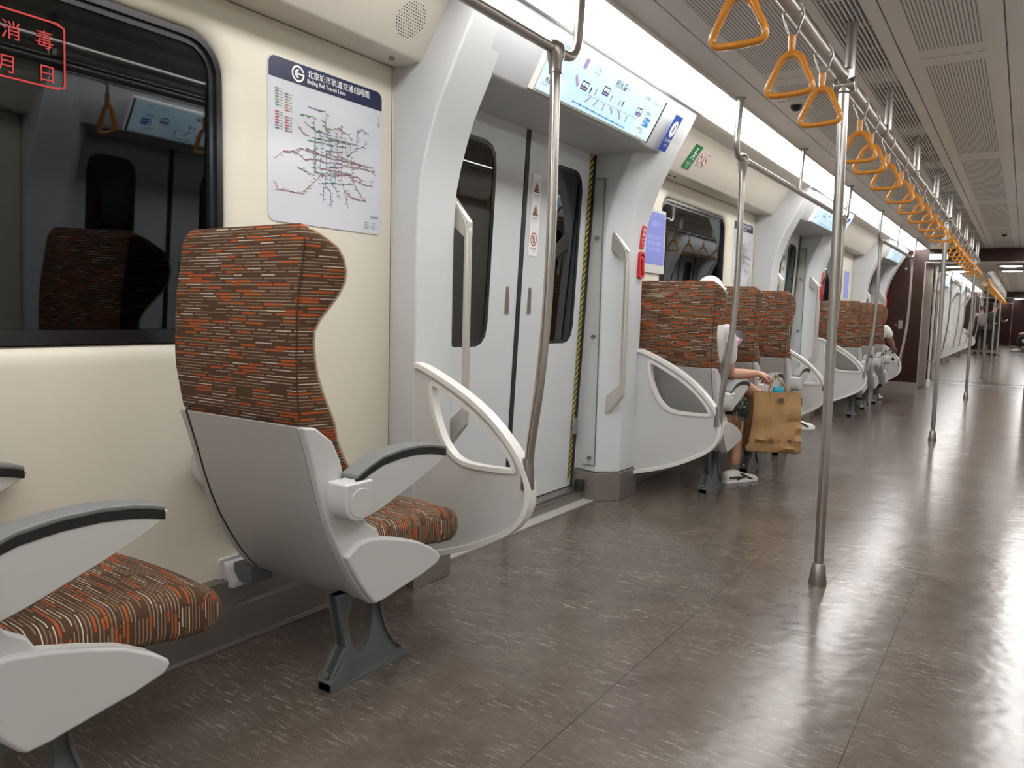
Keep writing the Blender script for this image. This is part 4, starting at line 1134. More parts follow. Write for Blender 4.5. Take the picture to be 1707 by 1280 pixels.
def partition_bits(y):
    o = MB().lathe([(.016, -.012), (.020, 0), (.012, .012)], (0, 0), 16)
    o.v = [(x + -1.60, y - .006 - z, q + 1.86) for x, q, z in o.v]
    o = o.build('door_stud', M['steel'], origin=(-1.60, y, 1.84)); props(o, 'round steel stud high on the brown partition', 'stud')
    b = MB().box(-1.655, -1.595, y - .010, y, .93, 1.06).build('switch_plate', M['steeld'], origin=(-1.625, y, .93), bevel=.003); props(b, 'small grey plate at mid height on the brown partition', 'switch plate')
    o = MB().lathe([(.010, -.010), (.014, 0), (.008, .010)], (0, 0), 16)
    o.v = [(x - 1.69, y - .006 - z, q + .99) for x, q, z in o.v]
    o = o.build('door_lock', M['steel'], origin=(-1.69, y, .98)); props(o, 'small round lock beside the grey plate on the brown partition', 'lock')
partition_bits(YE)

def gangway(y0, y1):
    e = sgroup('wall_gangway', (CX, (y0 + y1) / 2, 0)); O = (CX, (y0 + y1) / 2, 0)
    JX = -1.345
    for s in (1, -1):
        def X(x): return x if s > 0 else 2 * CX - x
        b = MB()
        b.prism([(X(JX - .05), y0 + .07), (X(JX), y0 + .07), (X(JX), y0 + .30), (X(JX + .05), y0 + .5), (X(JX + .05), y0 + .85), (X(JX - .05), y0 + .85)], 'z', 0, 1.955)
        b.prism([(X(JX - .05), y1 - .30), (X(JX), y1 - .30), (X(JX + .012), y1 - .25), (X(JX + .012), y1), (X(JX - .05), y1)], 'z', 0, 1.955)
        b.build('side_panel', M['beige'], e, O, bevel=.01)
        b = MB(); k = 0; pts = []; yy = y0 + .85
        while yy < y1 - .30: pts.append((X(JX + (.02 if k % 2 else -.02)), yy)); yy += .045; k += 1
        pts.append((X(JX), y1 - .30))
        poly = pts + [(X(JX - .08), y1 - .30), (X(JX - .08), y0 + .85)]
        b.prism(poly, 'z', 0, 1.955); b.build('bellows', M['black'], e, O)
    MB().box(JX - .05, 2 * CX - JX + .05, y0 + .07, y1, 1.95, 2.0).build('soffit', M['ceil'], e, O)
    b = MB(); b.box(JX - .05, 2 * CX - JX + .05, y0 + .05, y1, -.05, .0); b.build('gangway_floor', M['floor'], e, O)
    b = MB(); yj = (y0 + y1) / 2 + .45
    b.box(JX - .03, 2 * CX - JX + .03, yj - .03, yj + .03, -.002, .006); b.box(JX - .03, 2 * CX - JX + .03, yj - .5, yj - .48, -.002, .004); b.build('floor_joint', M['steeld'], e, O, bevel=.002)
    return e
GY1 = 15.75
gangway(YE, GY1)
def oval_lamp(x, y, label, z=1.95):
    e = thing('oval_lamp', label, 'lamp', (x, y, z), 'oval lamps in the gangway ceiling'); O = (x, y, z)
    b = MB(); b.loft([[(x + (r) * 1.15 * math.cos(a * PI / 12), y + r * math.sin(a * PI / 12), zz) for a in range(24)] for r, zz in ((.16, z), (.16, z - .012), (.135, z - .03))]); b.build('rim', M['steel'], e, O)
    b = MB(); b.loft([[(x + (r) * 1.15 * math.cos(a * PI / 12), y + r * math.sin(a * PI / 12), zz) for a in range(24)] for r, zz in ((.13, z - .028), (.12, z - .036), (.06, z - .042))]); b.build('diffuser', M['lampd'] if 'lampd' in M else M['light'], e, O)
M['lampd'] = mat('lamp_diffuser_small', (.9, .9, .9), .5, emit=(1, .97, .92), estr=4)
oval_lamp(-1.0, 13.95, 'oval lamp in the gangway ceiling, front left'); oval_lamp(-.24, 13.95, 'oval lamp in the gangway ceiling, front right')
oval_lamp(-1.0, 15.3, 'oval lamp in the gangway ceiling, rear left'); oval_lamp(-.24, 15.3, 'oval lamp in the gangway ceiling, rear right')
def gangway_pole(x, y, label):
    e = thing('gangway_pole', label, 'pole', (x, y, 0)); O = (x, y, 0)
    MB().tube([(x, y, .05), (x, y, 1.90)], .020, 14).build('pole', M['white'], e, O)
    MB().lathe([(.036, 0), (.036, .02), (.03, .12), (.022, .13)], (x, y), 16).build('foot', M['white'], e, O)
    MB().lathe([(.022, 1.85), (.03, 1.87), (.03, 1.95)], (x, y), 16).build('cap', M['white'], e, O)
    MB().tube(bend([(x - .03, y - .05, .42), (x + .05, y - .06, .42), (x + .06, y - .06, .50), (x + .06, y - .06, 1.50), (x + .0, y - .05, 1.56), (x - .03, y - .03, 1.50), (x - .03, y - .03, 1.30)], .05, 5), .008, 8).build('hook_bar', M['steel'], e, O)
gangway_pole(-1.235, 14.0, 'white pole just inside the gangway on its left side')

# ------------------------------------------------------------------ the next cars
def next_car(y0, nportal, idx):
    """structure of the next car; first doorway directly past the gangway"""
    L = nportal * P - (P - 1.98) + .1
    y1 = y0 + L
    f = MB().box(-2.1, .86, y0, y1, -.06, 0).build('floor', M['floor']); props(f, kind='structure')
    ceiling(y0 + .02, y1)
    for s in (1, -1):
        o = light_strip('strip_light', ('strip light on the %s of the %s car past the gangway' % ('left' if s > 0 else 'right', OR[idx])), y0, y1)
        if s < 0: o.location.x = 2 * CX - o.location.x; o.scale = (-1, 1, 1)
    c0 = y0 + 1.04
    return L, y1, c0
C2Y = GY1 + .08
L2, C2E, C2C = next_car(C2Y, 4, 0)
partition(GY1, 'next', 2)
bay_tpl = [o for o in bpy.data.objects if o.name.startswith('wall_left') and o.parent is None][2]
win_tpl = bpy.data.objects['window_3' if False else 'window_5']
base_tpl = [o for o in bpy.data.objects if o.name.startswith('baseboard_left') and o.parent is None][4 if False else 0]
nn = dn
for k in range(4):
    for s in (1, -1):
        nn += 1
        d = copy_tree(base_door, (-2.0 if s > 0 else 2 * CX + 2.0, C2C + k * P, 0), scale=(s, 1, 1)); d.name = 'door_%d' % nn
    if k < 3:
        dy = C2C + k * P - 3.12
        for s in (1, -1):
            b = copy_tree(bay_tpl, (W if s > 0 else 2 * CX - W, bay_tpl.location.y + dy, 0), scale=(s, 1, 1)); b.name = 'wall_left' if s > 0 else 'wall_right'
            wn += 1; q = copy_tree(win_tpl, (win_tpl.location.x if s > 0 else 2 * CX - win_tpl.location.x, win_tpl.location.y + dy, win_tpl.location.z), scale=(s, 1, 1)); q.name = 'window_%d' % wn
            skb = copy_tree(base_tpl, (base_tpl.location.x if s > 0 else 2 * CX - base_tpl.location.x, 4.10 + dy + 1.32, 0), scale=(s, 1, 1)); skb.name = 'baseboard_left' if s > 0 else 'baseboard_right'
for k in range(3): copy_tree(scr, (scr.location.x, scr.location.y + C2C - 3.12 + k * P, scr.location.z), 'lit route display over the %s doorway of the next car' % OR[k])
for k in range(4):
    for j, yy in enumerate((2.15, 4.09)):
        if k == 0 and j == 0: continue
        cc = C2C - 3.12 + k * P
        copy_tree(ds, (-1.84, yy + cc, .13), 'curved screen beside a doorway in the next car, past the gangway', 'curved screens in the next car')
        copy_tree(st0, (-1.36, yy + cc, .50), 'stanchion beside a doorway in the next car, past the gangway', 'stanchions in the next car')
for k in range(3):
    c = C2C - 3.12 + k * P
    side_rail(3.95 + c, 6.90 + c, 'side rail over the %s bench of the next car' % OR[k], [5.3 + c])
def bench(yc, x, label, s=1):
    O = (x, yc, 0)
    e = thing('side_bench', label, 'bench', O, 'long benches along the sides of the next car')
    # profile across the car (x from the wall out)
    prof = [(0, .30), (.40, .30), (.45, .35), (.46, .41), (.44, .44), (.12, .42), (.085, .50), (.05, .92), (0, .94)]
    MB().prism([(x + s * a, b) for a, b in prof], 'y', yc - 1.15, yc + 1.15).build('seat_shell', M['cream2'], e, O, bevel=.015, seg=3)
    for i in range(5): b = MB(); b.prism([(x + s * a, z) for a, z in ((.13, .425), (.43, .443), (.43, .458), (.14, .445), (.105, .50), (.072, .88), (.055, .88), (.09, .48))], 'y', yc - 1.12 + i * .45, yc - 1.12 + i * .45 + .43); b.build('seat_pad', M['fabric_tan'], e, O, bevel=.006)
    b = MB(); b.box(x, x + s * .30, yc - 1.1, yc + 1.1, 0.0, .30); b.build('plinth', M['kick'], e, O, bevel=.004)
M['fabric_tan'] = mat('cream_bench_vinyl', (.50, .44, .34), .5)
for k in range(3): bench(C2C - 3.12 + k * P + 5.43, W + .004, '%s side bench of the next car, past the gangway' % OR[k])
for i, dy in enumerate((.1, P + .05, 2 * P)): copy_tree(ap, (-.612, C2C + dy + .2, 0), '%s aisle pole of the next car, past the gangway' % OR[i])
overhead(C2Y + .3, C2E - .3, [C2C + 1.2 * k for k in range(0, 13)], 'overhead rail in the next car, past the gangway')
yy = C2Y + .6
while yy < C2E - .3:
    copy_tree(sp0, (RX, yy, RZ), 'orange strap on the overhead rail of the next car', 'orange straps in the next car'); yy += .42
# far end
partition(C2E, 'far', 2)
gangway(C2E, C2E + 1.6)
oval_lamp(-.24, C2E + .5, 'oval lamp in the farthest gangway ceiling')
_before = set(bpy.data.objects)
f3 = MB().box(-2.1, .86, C2E + 1.5, C2E + 14, -.06, 0).build('floor', M['floor']); props(f3, kind='structure')
c3 = MB().box(-2.1, .86, C2E + 1.6, C2E + 14, 2.15, 2.2).build('ceiling', M['ceil']); props(c3, kind='structure')
for s, x in ((1, -2.02), (-1, .78)):
    w3 = MB().box(x - .03, x + .03, C2E + 1.6, C2E + 14, 0, 2.16).build('wall_left' if s > 0 else 'wall_right', M['grey']); props(w3, kind='structure')
    o = light_strip('strip_light', 'strip light on the %s side of the farthest car' % ('left' if s > 0 else 'right'), C2E + 1.7, C2E + 13.9)
    if s < 0: o.location.x = 2 * CX - o.location.x; o.scale = (-1, 1, 1)
w3 = MB().box(-2.05, .82, C2E + 13.9, C2E + 14, 0, 2.2).build('wall_far_end', M['brown']); props(w3, kind='structure')
partition(C2E + 8.5, 'far', 2)
PIV = Matrix.Translation((CX, C2E + 1.6, 0)) @ Matrix.Rotation(math.radians(5.0), 4, 'Z') @ Matrix.Translation((-CX, -C2E - 1.6, 0))
def curve_off(objs):
    bpy.context.view_layer.update()
    for o in objs:
        if o.parent is None: o.matrix_world = PIV @ o.matrix_world
curve_off([o for o in bpy.data.objects if o not in _before])

# ------------------------------------------------------------------ people
def skin_mesh(name, nodes, edges, material, parent, origin, root=None, sub=2):
    """nodes: {key: ((x,y,z), r)} or (pos,(rx,ry))"""
    keys = list(nodes); me = bpy.data.meshes.new(name)
    me.from_pydata([tuple(Vector(nodes[k][0]) - Vector(origin)) for k in keys], [(keys.index(a), keys.index(b)) for a, b in edges], [])
    o = bpy.data.objects.new(name, me); C.objects.link(o)
    md = o.modifiers.new('skin', 'SKIN'); md.use_smooth_shade = True; md.branch_smoothing = .4
    sv = me.skin_vertices[0].data if me.skin_vertices else None
    if sv is None:
        bm = bmesh.new(); bm.from_mesh(me); bm.verts.layers.skin.verify(); bm.to_mesh(me); bm.free(); sv = me.skin_vertices[0].data
    for i, k in enumerate(keys):
        r = nodes[k][1]; sv[i].radius = (r, r) if not isinstance(r, tuple) else r
        sv[i].use_root = (k == (root or keys[0]))
    ss = o.modifiers.new('sub', 'SUBSURF'); ss.levels = sub; ss.render_levels = sub
    dg = bpy.context.evaluated_depsgraph_get(); dg.update()
    m2 = bpy.data.meshes.new_from_object(o.evaluated_get(dg)); bpy.data.objects.remove(o)
    m2.name = name; m2.materials.clear(); m2.materials.append(material)
    m2.shade_smooth()
    o = bpy.data.objects.new(name, m2); C.objects.link(o); o.parent = parent
    return o
def chain(*ks): return list(zip(ks, ks[1:]))
def lerp3(a, b, t): return tuple(x + (y - x) * t for x, y in zip(a, b))

def add_head(e, O, hc, yaw, skinm, hair, hairstyle, tilt=0.0):
    """head with face: ellipsoid grid pushed for nose, brow, chin; hc = centre of the skull"""
    R = Matrix.Rotation(yaw, 3, 'Z') @ Matrix.Rotation(tilt, 3, 'X')
    def place(p): return tuple(Vector(hc) + R @ Vector(p))
    rings = []; N = 24; K = 16
    for i in range(K + 1):
        th = PI * (.02 + .96 * i / K); z = math.cos(th) * .118; rr = math.sin(th)
        ring_ = []
        for j in range(N):
            a = 2 * PI * j / N; x = rr * .076 * math.cos(a); y = rr * .096 * math.sin(a)
            if z < -.02: x *= 1 - .30 * (-z - .02) / .1; y = y * (1 - .12 * (-z - .02) / .1) + .012 * (-z - .02) / .1
            fr = max(0, math.sin(a)) ** 14
            if -.045 < z < .02: y += .024 * fr * (1 - abs(z + .026) / .05 if z < .02 else 0) * 1.0
            if .0 < z < .045: y += .004 * fr
            ring_.append(place((x, y, z)))
        rings.append(ring_)
    b = MB(); b.loft(rings)
    for s in (1, -1):       # ears
        b.loft([[place((s * .074 + s * w * .5, -.006 + r * math.cos(a * PI / 5), -.005 + r * 1.4 * math.sin(a * PI / 5))) for a in range(10)] for r, w in ((.012, 0), (.020, .012), (.014, .024))])
    o = b.build('head', skinm, e, O, angle=60)
    for s in (1, -1):
        f = MB(); f.loft([[place((s * .030 + r * math.cos(a * PI / 5), .088 + d, .005 + r * .5 * math.sin(a * PI / 5))) for a in range(10)] for r, d in ((.014, 0), (.011, .004), (.003, .006))])
        f.build('eye', M['ink'], o, O)
    f = MB(); f.loft([[place((r * math.cos(a * PI / 6), .084 + d, -.058 + r * .28 * math.sin(a * PI / 6))) for a in range(12)] for r, d in ((.024, 0), (.018, .005), (.004, .006))]); f.build('mouth', mat('lips', (.35, .10, .08), .5), o, O)
    h = MB(); rings = []
    for i in range(11):
        th = PI * (.0 + .62 * i / 10) + .02; z = math.cos(th) * .128; rr = math.sin(th)
        ring_ = []
        for j in range(N):
            a = 2 * PI * j / N; x = rr * .086 * math.cos(a); y = rr * .106 * math.sin(a) - .004
            zz = z
            lim = .045 + (.03 if hairstyle == 'cap' else 0) if math.sin(a) > .3 else (-.055 if hairstyle != 'cap' else -.03)
            if zz < lim: zz = lim; 
            ring_.append(place((x, y, zz)))
        rings.append(ring_)
    h.loft(rings, 0, True); h.build('cap' if hairstyle == 'cap' else 'hair', hair, e, O, angle=60)
    if hairstyle == 'cap':
        h = MB(); h.loft([[place((.07 * math.cos(a), y0 + sc * math.sin(a) * .07, zz)) for a in [PI * k / 12 for k in range(13)]] for y0, sc, zz in ((.06, 1.0, .060), (.06, 1.05, .054))]); h.build('cap_peak', hair, e, O)
    return o

def hand(e, O, wrist, direction, palm_n, curl, skinm, spread=.25, thumb_side=1, name='hand'):
    """five separate fingers rooted in a palm; direction = from wrist to knuckles, palm_n = out of the palm"""
    d = Vector(direction).normalized(); n = Vector(palm_n); n = (n - d * n.dot(d)).normalized(); sd = d.cross(n).normalized() * thumb_side
    w = Vector(wrist)
    b = MB(); rings = []
    for t, hw, ht in ((-.02, .024, .019), (0, .026, .018), (.03, .036, .016), (.065, .041, .014), (.085, .040, .012), (.092, .034, .008)):
        rings.append([w + d * t + sd * (hw * math.cos(k * PI / 7)) + n * (ht * math.sin(k * PI / 7)) for k in range(14)])
    b.loft(rings); o = b.build(name, skinm, e, O, angle=70)
    f = MB()
    for i, (off, L) in enumerate(((.029, .072), (.010, .080), (-.010, .075), (-.028, .060))):
        p = w + d * .083 + sd * off; dirv = (d + sd * off * spread * 4).normalized(); pts = [p - d * .01]; rr = [.0095]
        c = 0
        for seg_, fr in enumerate((.42, .32, .26)):
            c += curl[min(seg_, len(curl) - 1)] * (1 + .08 * i)
            q = dirv * math.cos(c) + n * math.sin(c); pts.append(pts[-1] + q * (L * fr)); rr.append(.0088 - .0009 * seg_)
        pts.append(pts[-1] + q * .006); rr.append(.004)
        f.tube(pts, rr, 8)
    p = w + d * .02 + sd * .026
    q1 = (d * .75 + sd * .75 + n * .35).normalized(); q2 = (d * .9 + sd * .15 + n * .55).normalized()
    f.tube([p - q1 * .012, p + q1 * .034, p + q1 * .034 + q2 * .028, p + q1 * .034 + q2 * .050, p + q1 * .034 + q2 * .055], [.013, .0115, .0105, .0085, .004], 8)
    f.build('fingers', skinm, o, O, angle=70)
    return o

def shoe(e, O, heel, toe, main, stripes=False, z=0.0, up=(0, 0, 1)):
    h = Vector(heel); t = Vector(toe); d = (t - h); L = d.length; d = d.normalized(); U = Vector(up); U = (U - d * U.dot(d)).normalized(); s = d.cross(U)
    rings = []
    for f, hw, ht in ((0, .022, .055), (.03, .031, .068), (.12, .034, .078), (.3, .034, .082), (.42, .036, .070), (.6, .042, .052), (.78, .043, .042), (.92, .034, .034), (1.0, .014, .022)):
        p = h + d * (L * f); r = []
        for k in range(12):
            a = 2 * PI * k / 12; r.append(p + s * (hw * math.cos(a)) + U * (max(0.0, .5 * ht + .5 * ht * math.sin(a) * 1.05)))
        rings.append(r)
    b = MB(); b.loft(rings); o = b.build('shoe', main, e, O, angle=60)
    b = MB(); rings = []
    for f, hw in ((-.01, .02), (.04, .034), (.3, .036), (.6, .045), (.8, .046), (.95, .034), (1.02, .012)):
        p = h + d * (L * f); rings.append([p + s * hw, p - s * hw, p - s * hw + U * .018, p + s * hw + U * .018])
    b.loft(rings); b.build('sole', M['wht'] if stripes else M['black'], o, O, bevel=.003)
    if stripes:
        b = MB()
        for sgn in (1, -1):
            def q(f, u): 
                hw = lerp_table([(0, .022), (.12, .034), (.42, .037), (.6, .043), (.78, .044), (1, .02)], f); ht = lerp_table([(0, .055), (.12, .078), (.3, .082), (.42, .07), (.6, .052), (.78, .042), (1, .022)], f)
                v = (u - .5 * ht) / (.5 * ht + 1e-6); c = math.sqrt(max(0, 1 - min(1, abs(v)) ** 2)); return h + d * (L * f) + s * sgn * (hw * c + .0025) + U * u
            for f0, u0, f1, u1 in ((.06, .040, .50, .036), (.40, .060, .72, .020), (.30, .020, .52, .052)):
                pts = [q(f0 + (f1 - f0) * k / 5, u0 + (u1 - u0) * k / 5) for k in range(6)]; b.tube(pts, .006, 6)
        b.build('side_stripes', M['ink'], o, O)
    return o

def seated_person(name, label, J, cloth, legs, skinm, headinfo, shoes=None, group=None, origin=None):
    """J: joint positions"""
    O = origin or (J['pelvis'][0], J['pelvis'][1], 0)
    e = thing(name, label, 'person', O, group)
    body = {'pelvis': (J['pelvis'], .11), 'waist': (lerp3(J['pelvis'], J['chest'], .45), .105), 'chest': (J['chest'], .125), 'neck0': (lerp3(J['chest'], J['neck'], .75), .07), 'neck': (J['neck'], .052), 'skull': (J['head'], .06)}
    ed = chain('pelvis', 'waist', 'chest', 'neck0', 'neck', 'skull')
    for s in ('R', 'L'):
        sh, el, wr = J['sh' + s], J['el' + s], J['wr' + s]; hp, kn, an = J['hip' + s], J['kn' + s], J['an' + s]
        body.update({'sh' + s: (lerp3(sh, J['chest'], .16), .042), 'ua' + s: (lerp3(sh, el, .5), .041), 'el' + s: (el, .038), 'fa' + s: (lerp3(el, wr, .35), .038), 'wr' + s: (wr, .024)})
        body.update({'hip' + s: (hp, .085), 'th' + s: (lerp3(hp, kn, .5), .075), 'kn' + s: (kn, .055), 'ca' + s: (lerp3(kn, an, .3), .052), 'an' + s: (an, .034)})
        ed += chain('chest', 'sh' + s, 'ua' + s, 'el' + s, 'fa' + s, 'wr' + s) + chain('pelvis', 'hip' + s, 'th' + s, 'kn' + s, 'ca' + s, 'an' + s)
    skin_mesh('body', body, ed, skinm, e, O)
    sl = J.get('sleeve', .5)
    top = {'pelvis': (lerp3(J['pelvis'], J['chest'], -.05), .135), 'waist': (lerp3(J['pelvis'], J['chest'], .4), .128), 'chest': (J['chest'], .145), 'neck0': (lerp3(J['chest'], J['neck'], .7), .08)}
    ted = chain('pelvis', 'waist', 'chest', 'neck0')
    for s in ('R', 'L'):
        sh, el = J['sh' + s], J['el' + s]; top.update({'sh' + s: (sh, .072), 'm' + s: (lerp3(sh, el, sl * .55), .058), 'c' + s: (lerp3(sh, el, sl), .056)}); ted += chain('chest', 'sh' + s, 'm' + s, 'c' + s)
        if sl >= .95: top['w' + s] = (lerp3(el, J['wr' + s], .9), .038); ted.append(('c' + s, 'w' + s))
    skin_mesh('top', top, ted, cloth, e, O)
    bt = {'p': (J['pelvis'], .135)}; bed = []
    lf = J.get('leglen', .75)
    for s in ('R', 'L'):
        hp, kn, an = J['hip' + s], J['kn' + s], J['an' + s]
        bt.update({'h' + s: (hp, .10), 't' + s: (lerp3(hp, kn, .55), .092), 'k' + s: (lerp3(hp, kn, min(1, lf)), .084 if lf < 1 else .07)}); bed += chain('p', 'h' + s, 't' + s, 'k' + s)
        if J.get('drop' + s): bt['q' + s] = (lerp3(kn, an, J['drop' + s]), .088); bed.append(('k' + s, 'q' + s))
        if lf > 1: bt['a' + s] = (lerp3(kn, an, .88), .052); bed.append(('k' + s, 'a' + s))
    skin_mesh('shorts' if lf < 1 else 'trousers', bt, bed, legs, e, O)
    add_head(e, O, J['head'], headinfo[0], skinm, headinfo[1], headinfo[2], headinfo[3] if len(headinfo) > 3 else 0)
    return e, O

# person in white just past the first doorway
JA = dict(pelvis=(-1.66, 4.50, .56), chest=(-1.62, 4.45, .86), neck=(-1.60, 4.475, 1.03), head=(-1.585, 4.50, 1.165),
          shR=(-1.455, 4.47, .965), elR=(-1.475, 4.60, .700), wrR=(-1.375, 4.835, .70),
          shL=(-1.77, 4.47, .965), elL=(-1.80, 4.64, .74), wrL=(-1.60, 4.79, .84),
          hipR=(-1.58, 4.53, .54), knR=(-1.50, 4.90, .515), anR=(-1.475, 4.80, .10),
          hipL=(-1.74, 4.53, .56), knL=(-1.50, 4.93, .62), anL=(-1.275, 5.20, .40), sleeve=.80, leglen=.98, dropR=.36)
eA, OA = seated_person('seated_person', 'person in white shirt and patterned shorts seated with a phone and a paper bag', JA, M['shirt'], M['shorts'], M['skin'], (-.25, M['shirt'], 'cap', -.35))
hand(eA, OA, JA['wrR'], (.35, .92, -.12), (-.35, 0, -1), (.35, .7, .5), M['skin'], thumb_side=-1)
hand(eA, OA, JA['wrL'], (.62, .42, .60), (-.1, -.8, .55), (.5, .5, .5), M['skin'], thumb_side=1)
shoe(eA, OA, (-1.515, 4.735, .0), (-1.385, 4.985, .0), M['sneak'], True)
shoe(eA, OA, (-1.305, 5.17, .325), (-1.13, 5.37, .315), M['sneak'], True, up=(0, 0, 1))
# phone
def phone():
    O = (-1.515, 4.815, .895)
    Nn = Vector((.28, -.82, .50)).normalized(); V = Vector((.42, .28, .80)); V = (V - Nn * V.dot(Nn)).normalized(); U = V.cross(Nn)
    e = thing('mobile_phone', 'black phone held up in the seated person\'s hand in front of the brown seat back', 'phone', O)
    pl = Plane(O, U, V)
    b = MB(); flat(b, pl, rrect(-.038, .038, -.078, .078, .010), 0, 0, .008); b.build('case', M['blackg'], e, O, bevel=.001)
    b = MB(); rect(b, pl, -.033, .033, -.045, .040, .0006, 0); rect(b, pl, -.02, .012, -.03, .03, .0010, 1)
    b.build('screen', [mat('phone_screen', (.2, .1, .12), .2, emit=(.10, .07, .09), estr=.4), mat('phone_picture', (.5, .3, .35), .2, emit=(.55, .40, .45), estr=.3)], e, O, smooth=False)
phone()
# paper carrier bag
def paper_bag():
    O = (-1.275, 4.98, .23)
    e = thing('paper_bag', 'crumpled brown paper carrier bag hanging from the seated person\'s hand', 'bag', O)
    # corners of four levels, slightly twisted so the side gusset faces the camera too
    rnd = random.Random(5); rings = []
    U = Vector((.89, .456, 0)); V = Vector((-.456, .89, 0)); c = Vector((-1.268, 4.965, 0))
    lv = [(.200, .14, .060), (.207, .165, .078), (.232, .172, .084), (.26, .154, .074), (.285, .160, .078), (.32, .152, .072), (.36, .153, .064), (.40, .147, .058), (.44, .148, .052), (.50, .143, .044), (.555, .142, .034), (.582, .142, .028)]
    for z, hw, hd in lv:
        pts = []
        for (a, b), nseg in (((-1, -1), 8), ((1, -1), 4), ((1, 1), 8), ((-1, 1), 4)):
            nx = {(-1, -1): (1, -1), (1, -1): (1, 1), (1, 1): (-1, 1), (-1, 1): (-1, -1)}[(a, b)]
            for k in range(nseg):
                t = k / nseg; x = a + (nx[0] - a) * t; y = b + (nx[1] - b) * t
                if a != nx[0]: y *= 1 - .10 * math.sin(PI * t)
                else: x *= 1 - .22 * math.sin(PI * t) * (.3 + (z - .22) * 2.2)
                j = .022 * (rnd.random() - .5) * 2 * (1 if .21 < z < .5 else .4)
                pts.append(tuple(c + U * (hw * x - .012 - .018 * max(0, (.34 - z) / .14)) + V * (hd * y + j) + Vector((0, 0, z + (.006 * rnd.random() if z < .57 else 0)))))
        rings.append(pts)
    b = MB(); b.loft(rings, 0, False); b.add(rings[0], [tuple(range(len(rings[0])))])
    inner = [[tuple(c + (Vector(p) - c - Vector((0, 0, p[2]))) * .96 + Vector((0, 0, p[2]))) for p in r] for r in rings[-1:-5:-1]]
    b.loft([rings[-1]] + inner, 0, False)
    b.build('bag_body', M['kraft'], e, O, angle=40)
    pl = Plane(tuple(c - V * .083 + Vector((0, 0, .23)) - U * .152), U, Vector((V.x * .12, V.y * .12, 1)))
    t = MB(); text(t, pl, 'THE', .016, .16, .305, .003, 0, 'CENTER'); 
    for i in range(3): rect(t, pl, .142 + i * .014, .150 + i * .014, .290, .320, .0035, 0)
    ring(t, pl, .105, .048, .014, .005, .012, 0); ring(t, pl, .105, .048, .006, .004, .012, 0); rect(t, pl, .205, .228, .045, .062, .010, 0)
    t.build('print', M['kraftd'], e, O, smooth=False)
    for s in (-1, 1):
        p0 = c + U * -.05 + V * (s * .030); p1 = c + U * .055 + V * (s * .030); top = Vector((-1.345 + .055, 4.955, .695))
        pts = smooth_poly([tuple(p0 + Vector((0, 0, .53))), tuple(p0 + Vector((.0, 0, .60))), tuple(lerp3(p0 + Vector((0, 0, .60)), top, .6)), tuple(top), tuple(lerp3(p1 + Vector((0, 0, .60)), top, .6)), tuple(p1 + Vector((0, 0, .60))), tuple(p1 + Vector((0, 0, .53)))], 4, False)
        MB().tube(pts, .0042, 8).build('bag_handle', M['twine'], e, O)
    k = MB(); c2 = c + U * .0 + Vector((0, 0, .585)); k.loft([[tuple(c2 + U * (r * 1.3 * math.cos(a * PI / 6)) + V * (r * .6 * math.sin(a * PI / 6)) + Vector((0, 0, z))) for a in range(12)] for r, z in ((.022, -.08), (.028, 0), (.028, .02), (.014, .035))]); 
    o = k.build('plastic_packet', M['cyan'], None, (c2.x, c2.y, c2.z - .08), angle=50); props(o, 'bright blue packet peeking out of the top of the paper bag', 'packet')
paper_bag()

# person in white seated in the last seat before the third doorway
y0 = 10.69
JB = dict(pelvis=(-1.68, y0 + .05, .56), chest=(-1.62, y0 - .02, .86), neck=(-1.64, y0 + .01, 1.02), head=(-1.66, y0 + .05, 1.10),
          shR=(-1.45, y0 + .02, .95), elR=(-1.40, y0 + .16, .76), wrR=(-1.40, y0 + .35, .70), shL=(-1.80, y0, .95), elL=(-1.84, y0 + .12, .72), wrL=(-1.68, y0 + .32, .66),
          hipR=(-1.60, y0 + .05, .54), knR=(-1.56, y0 + .46, .52), anR=(-1.56, y0 + .44, .10), hipL=(-1.76, y0 + .05, .54), knL=(-1.78, y0 + .46, .52), anL=(-1.78, y0 + .44, .10), sleeve=.6, leglen=1.2)
eB, OB = seated_person('seated_person', 'person in a white top seated before the third doorway, only a bent arm showing', JB, M['shirt'], M['blackc'], M['skin2'], (0, M['hair'], 'short', -.5))
hand(eB, OB, JB['wrR'], (-.2, .9, -.2), (-.3, 0, -1), (.3, .5, .5), M['skin2'], thumb_side=-1)
shoe(eB, OB, (-1.56, y0 + .38, 0), (-1.55, y0 + .64, 0), M['sneak']); shoe(eB, OB, (-1.78, y0 + .38, 0), (-1.79, y0 + .64, 0), M['sneak'])

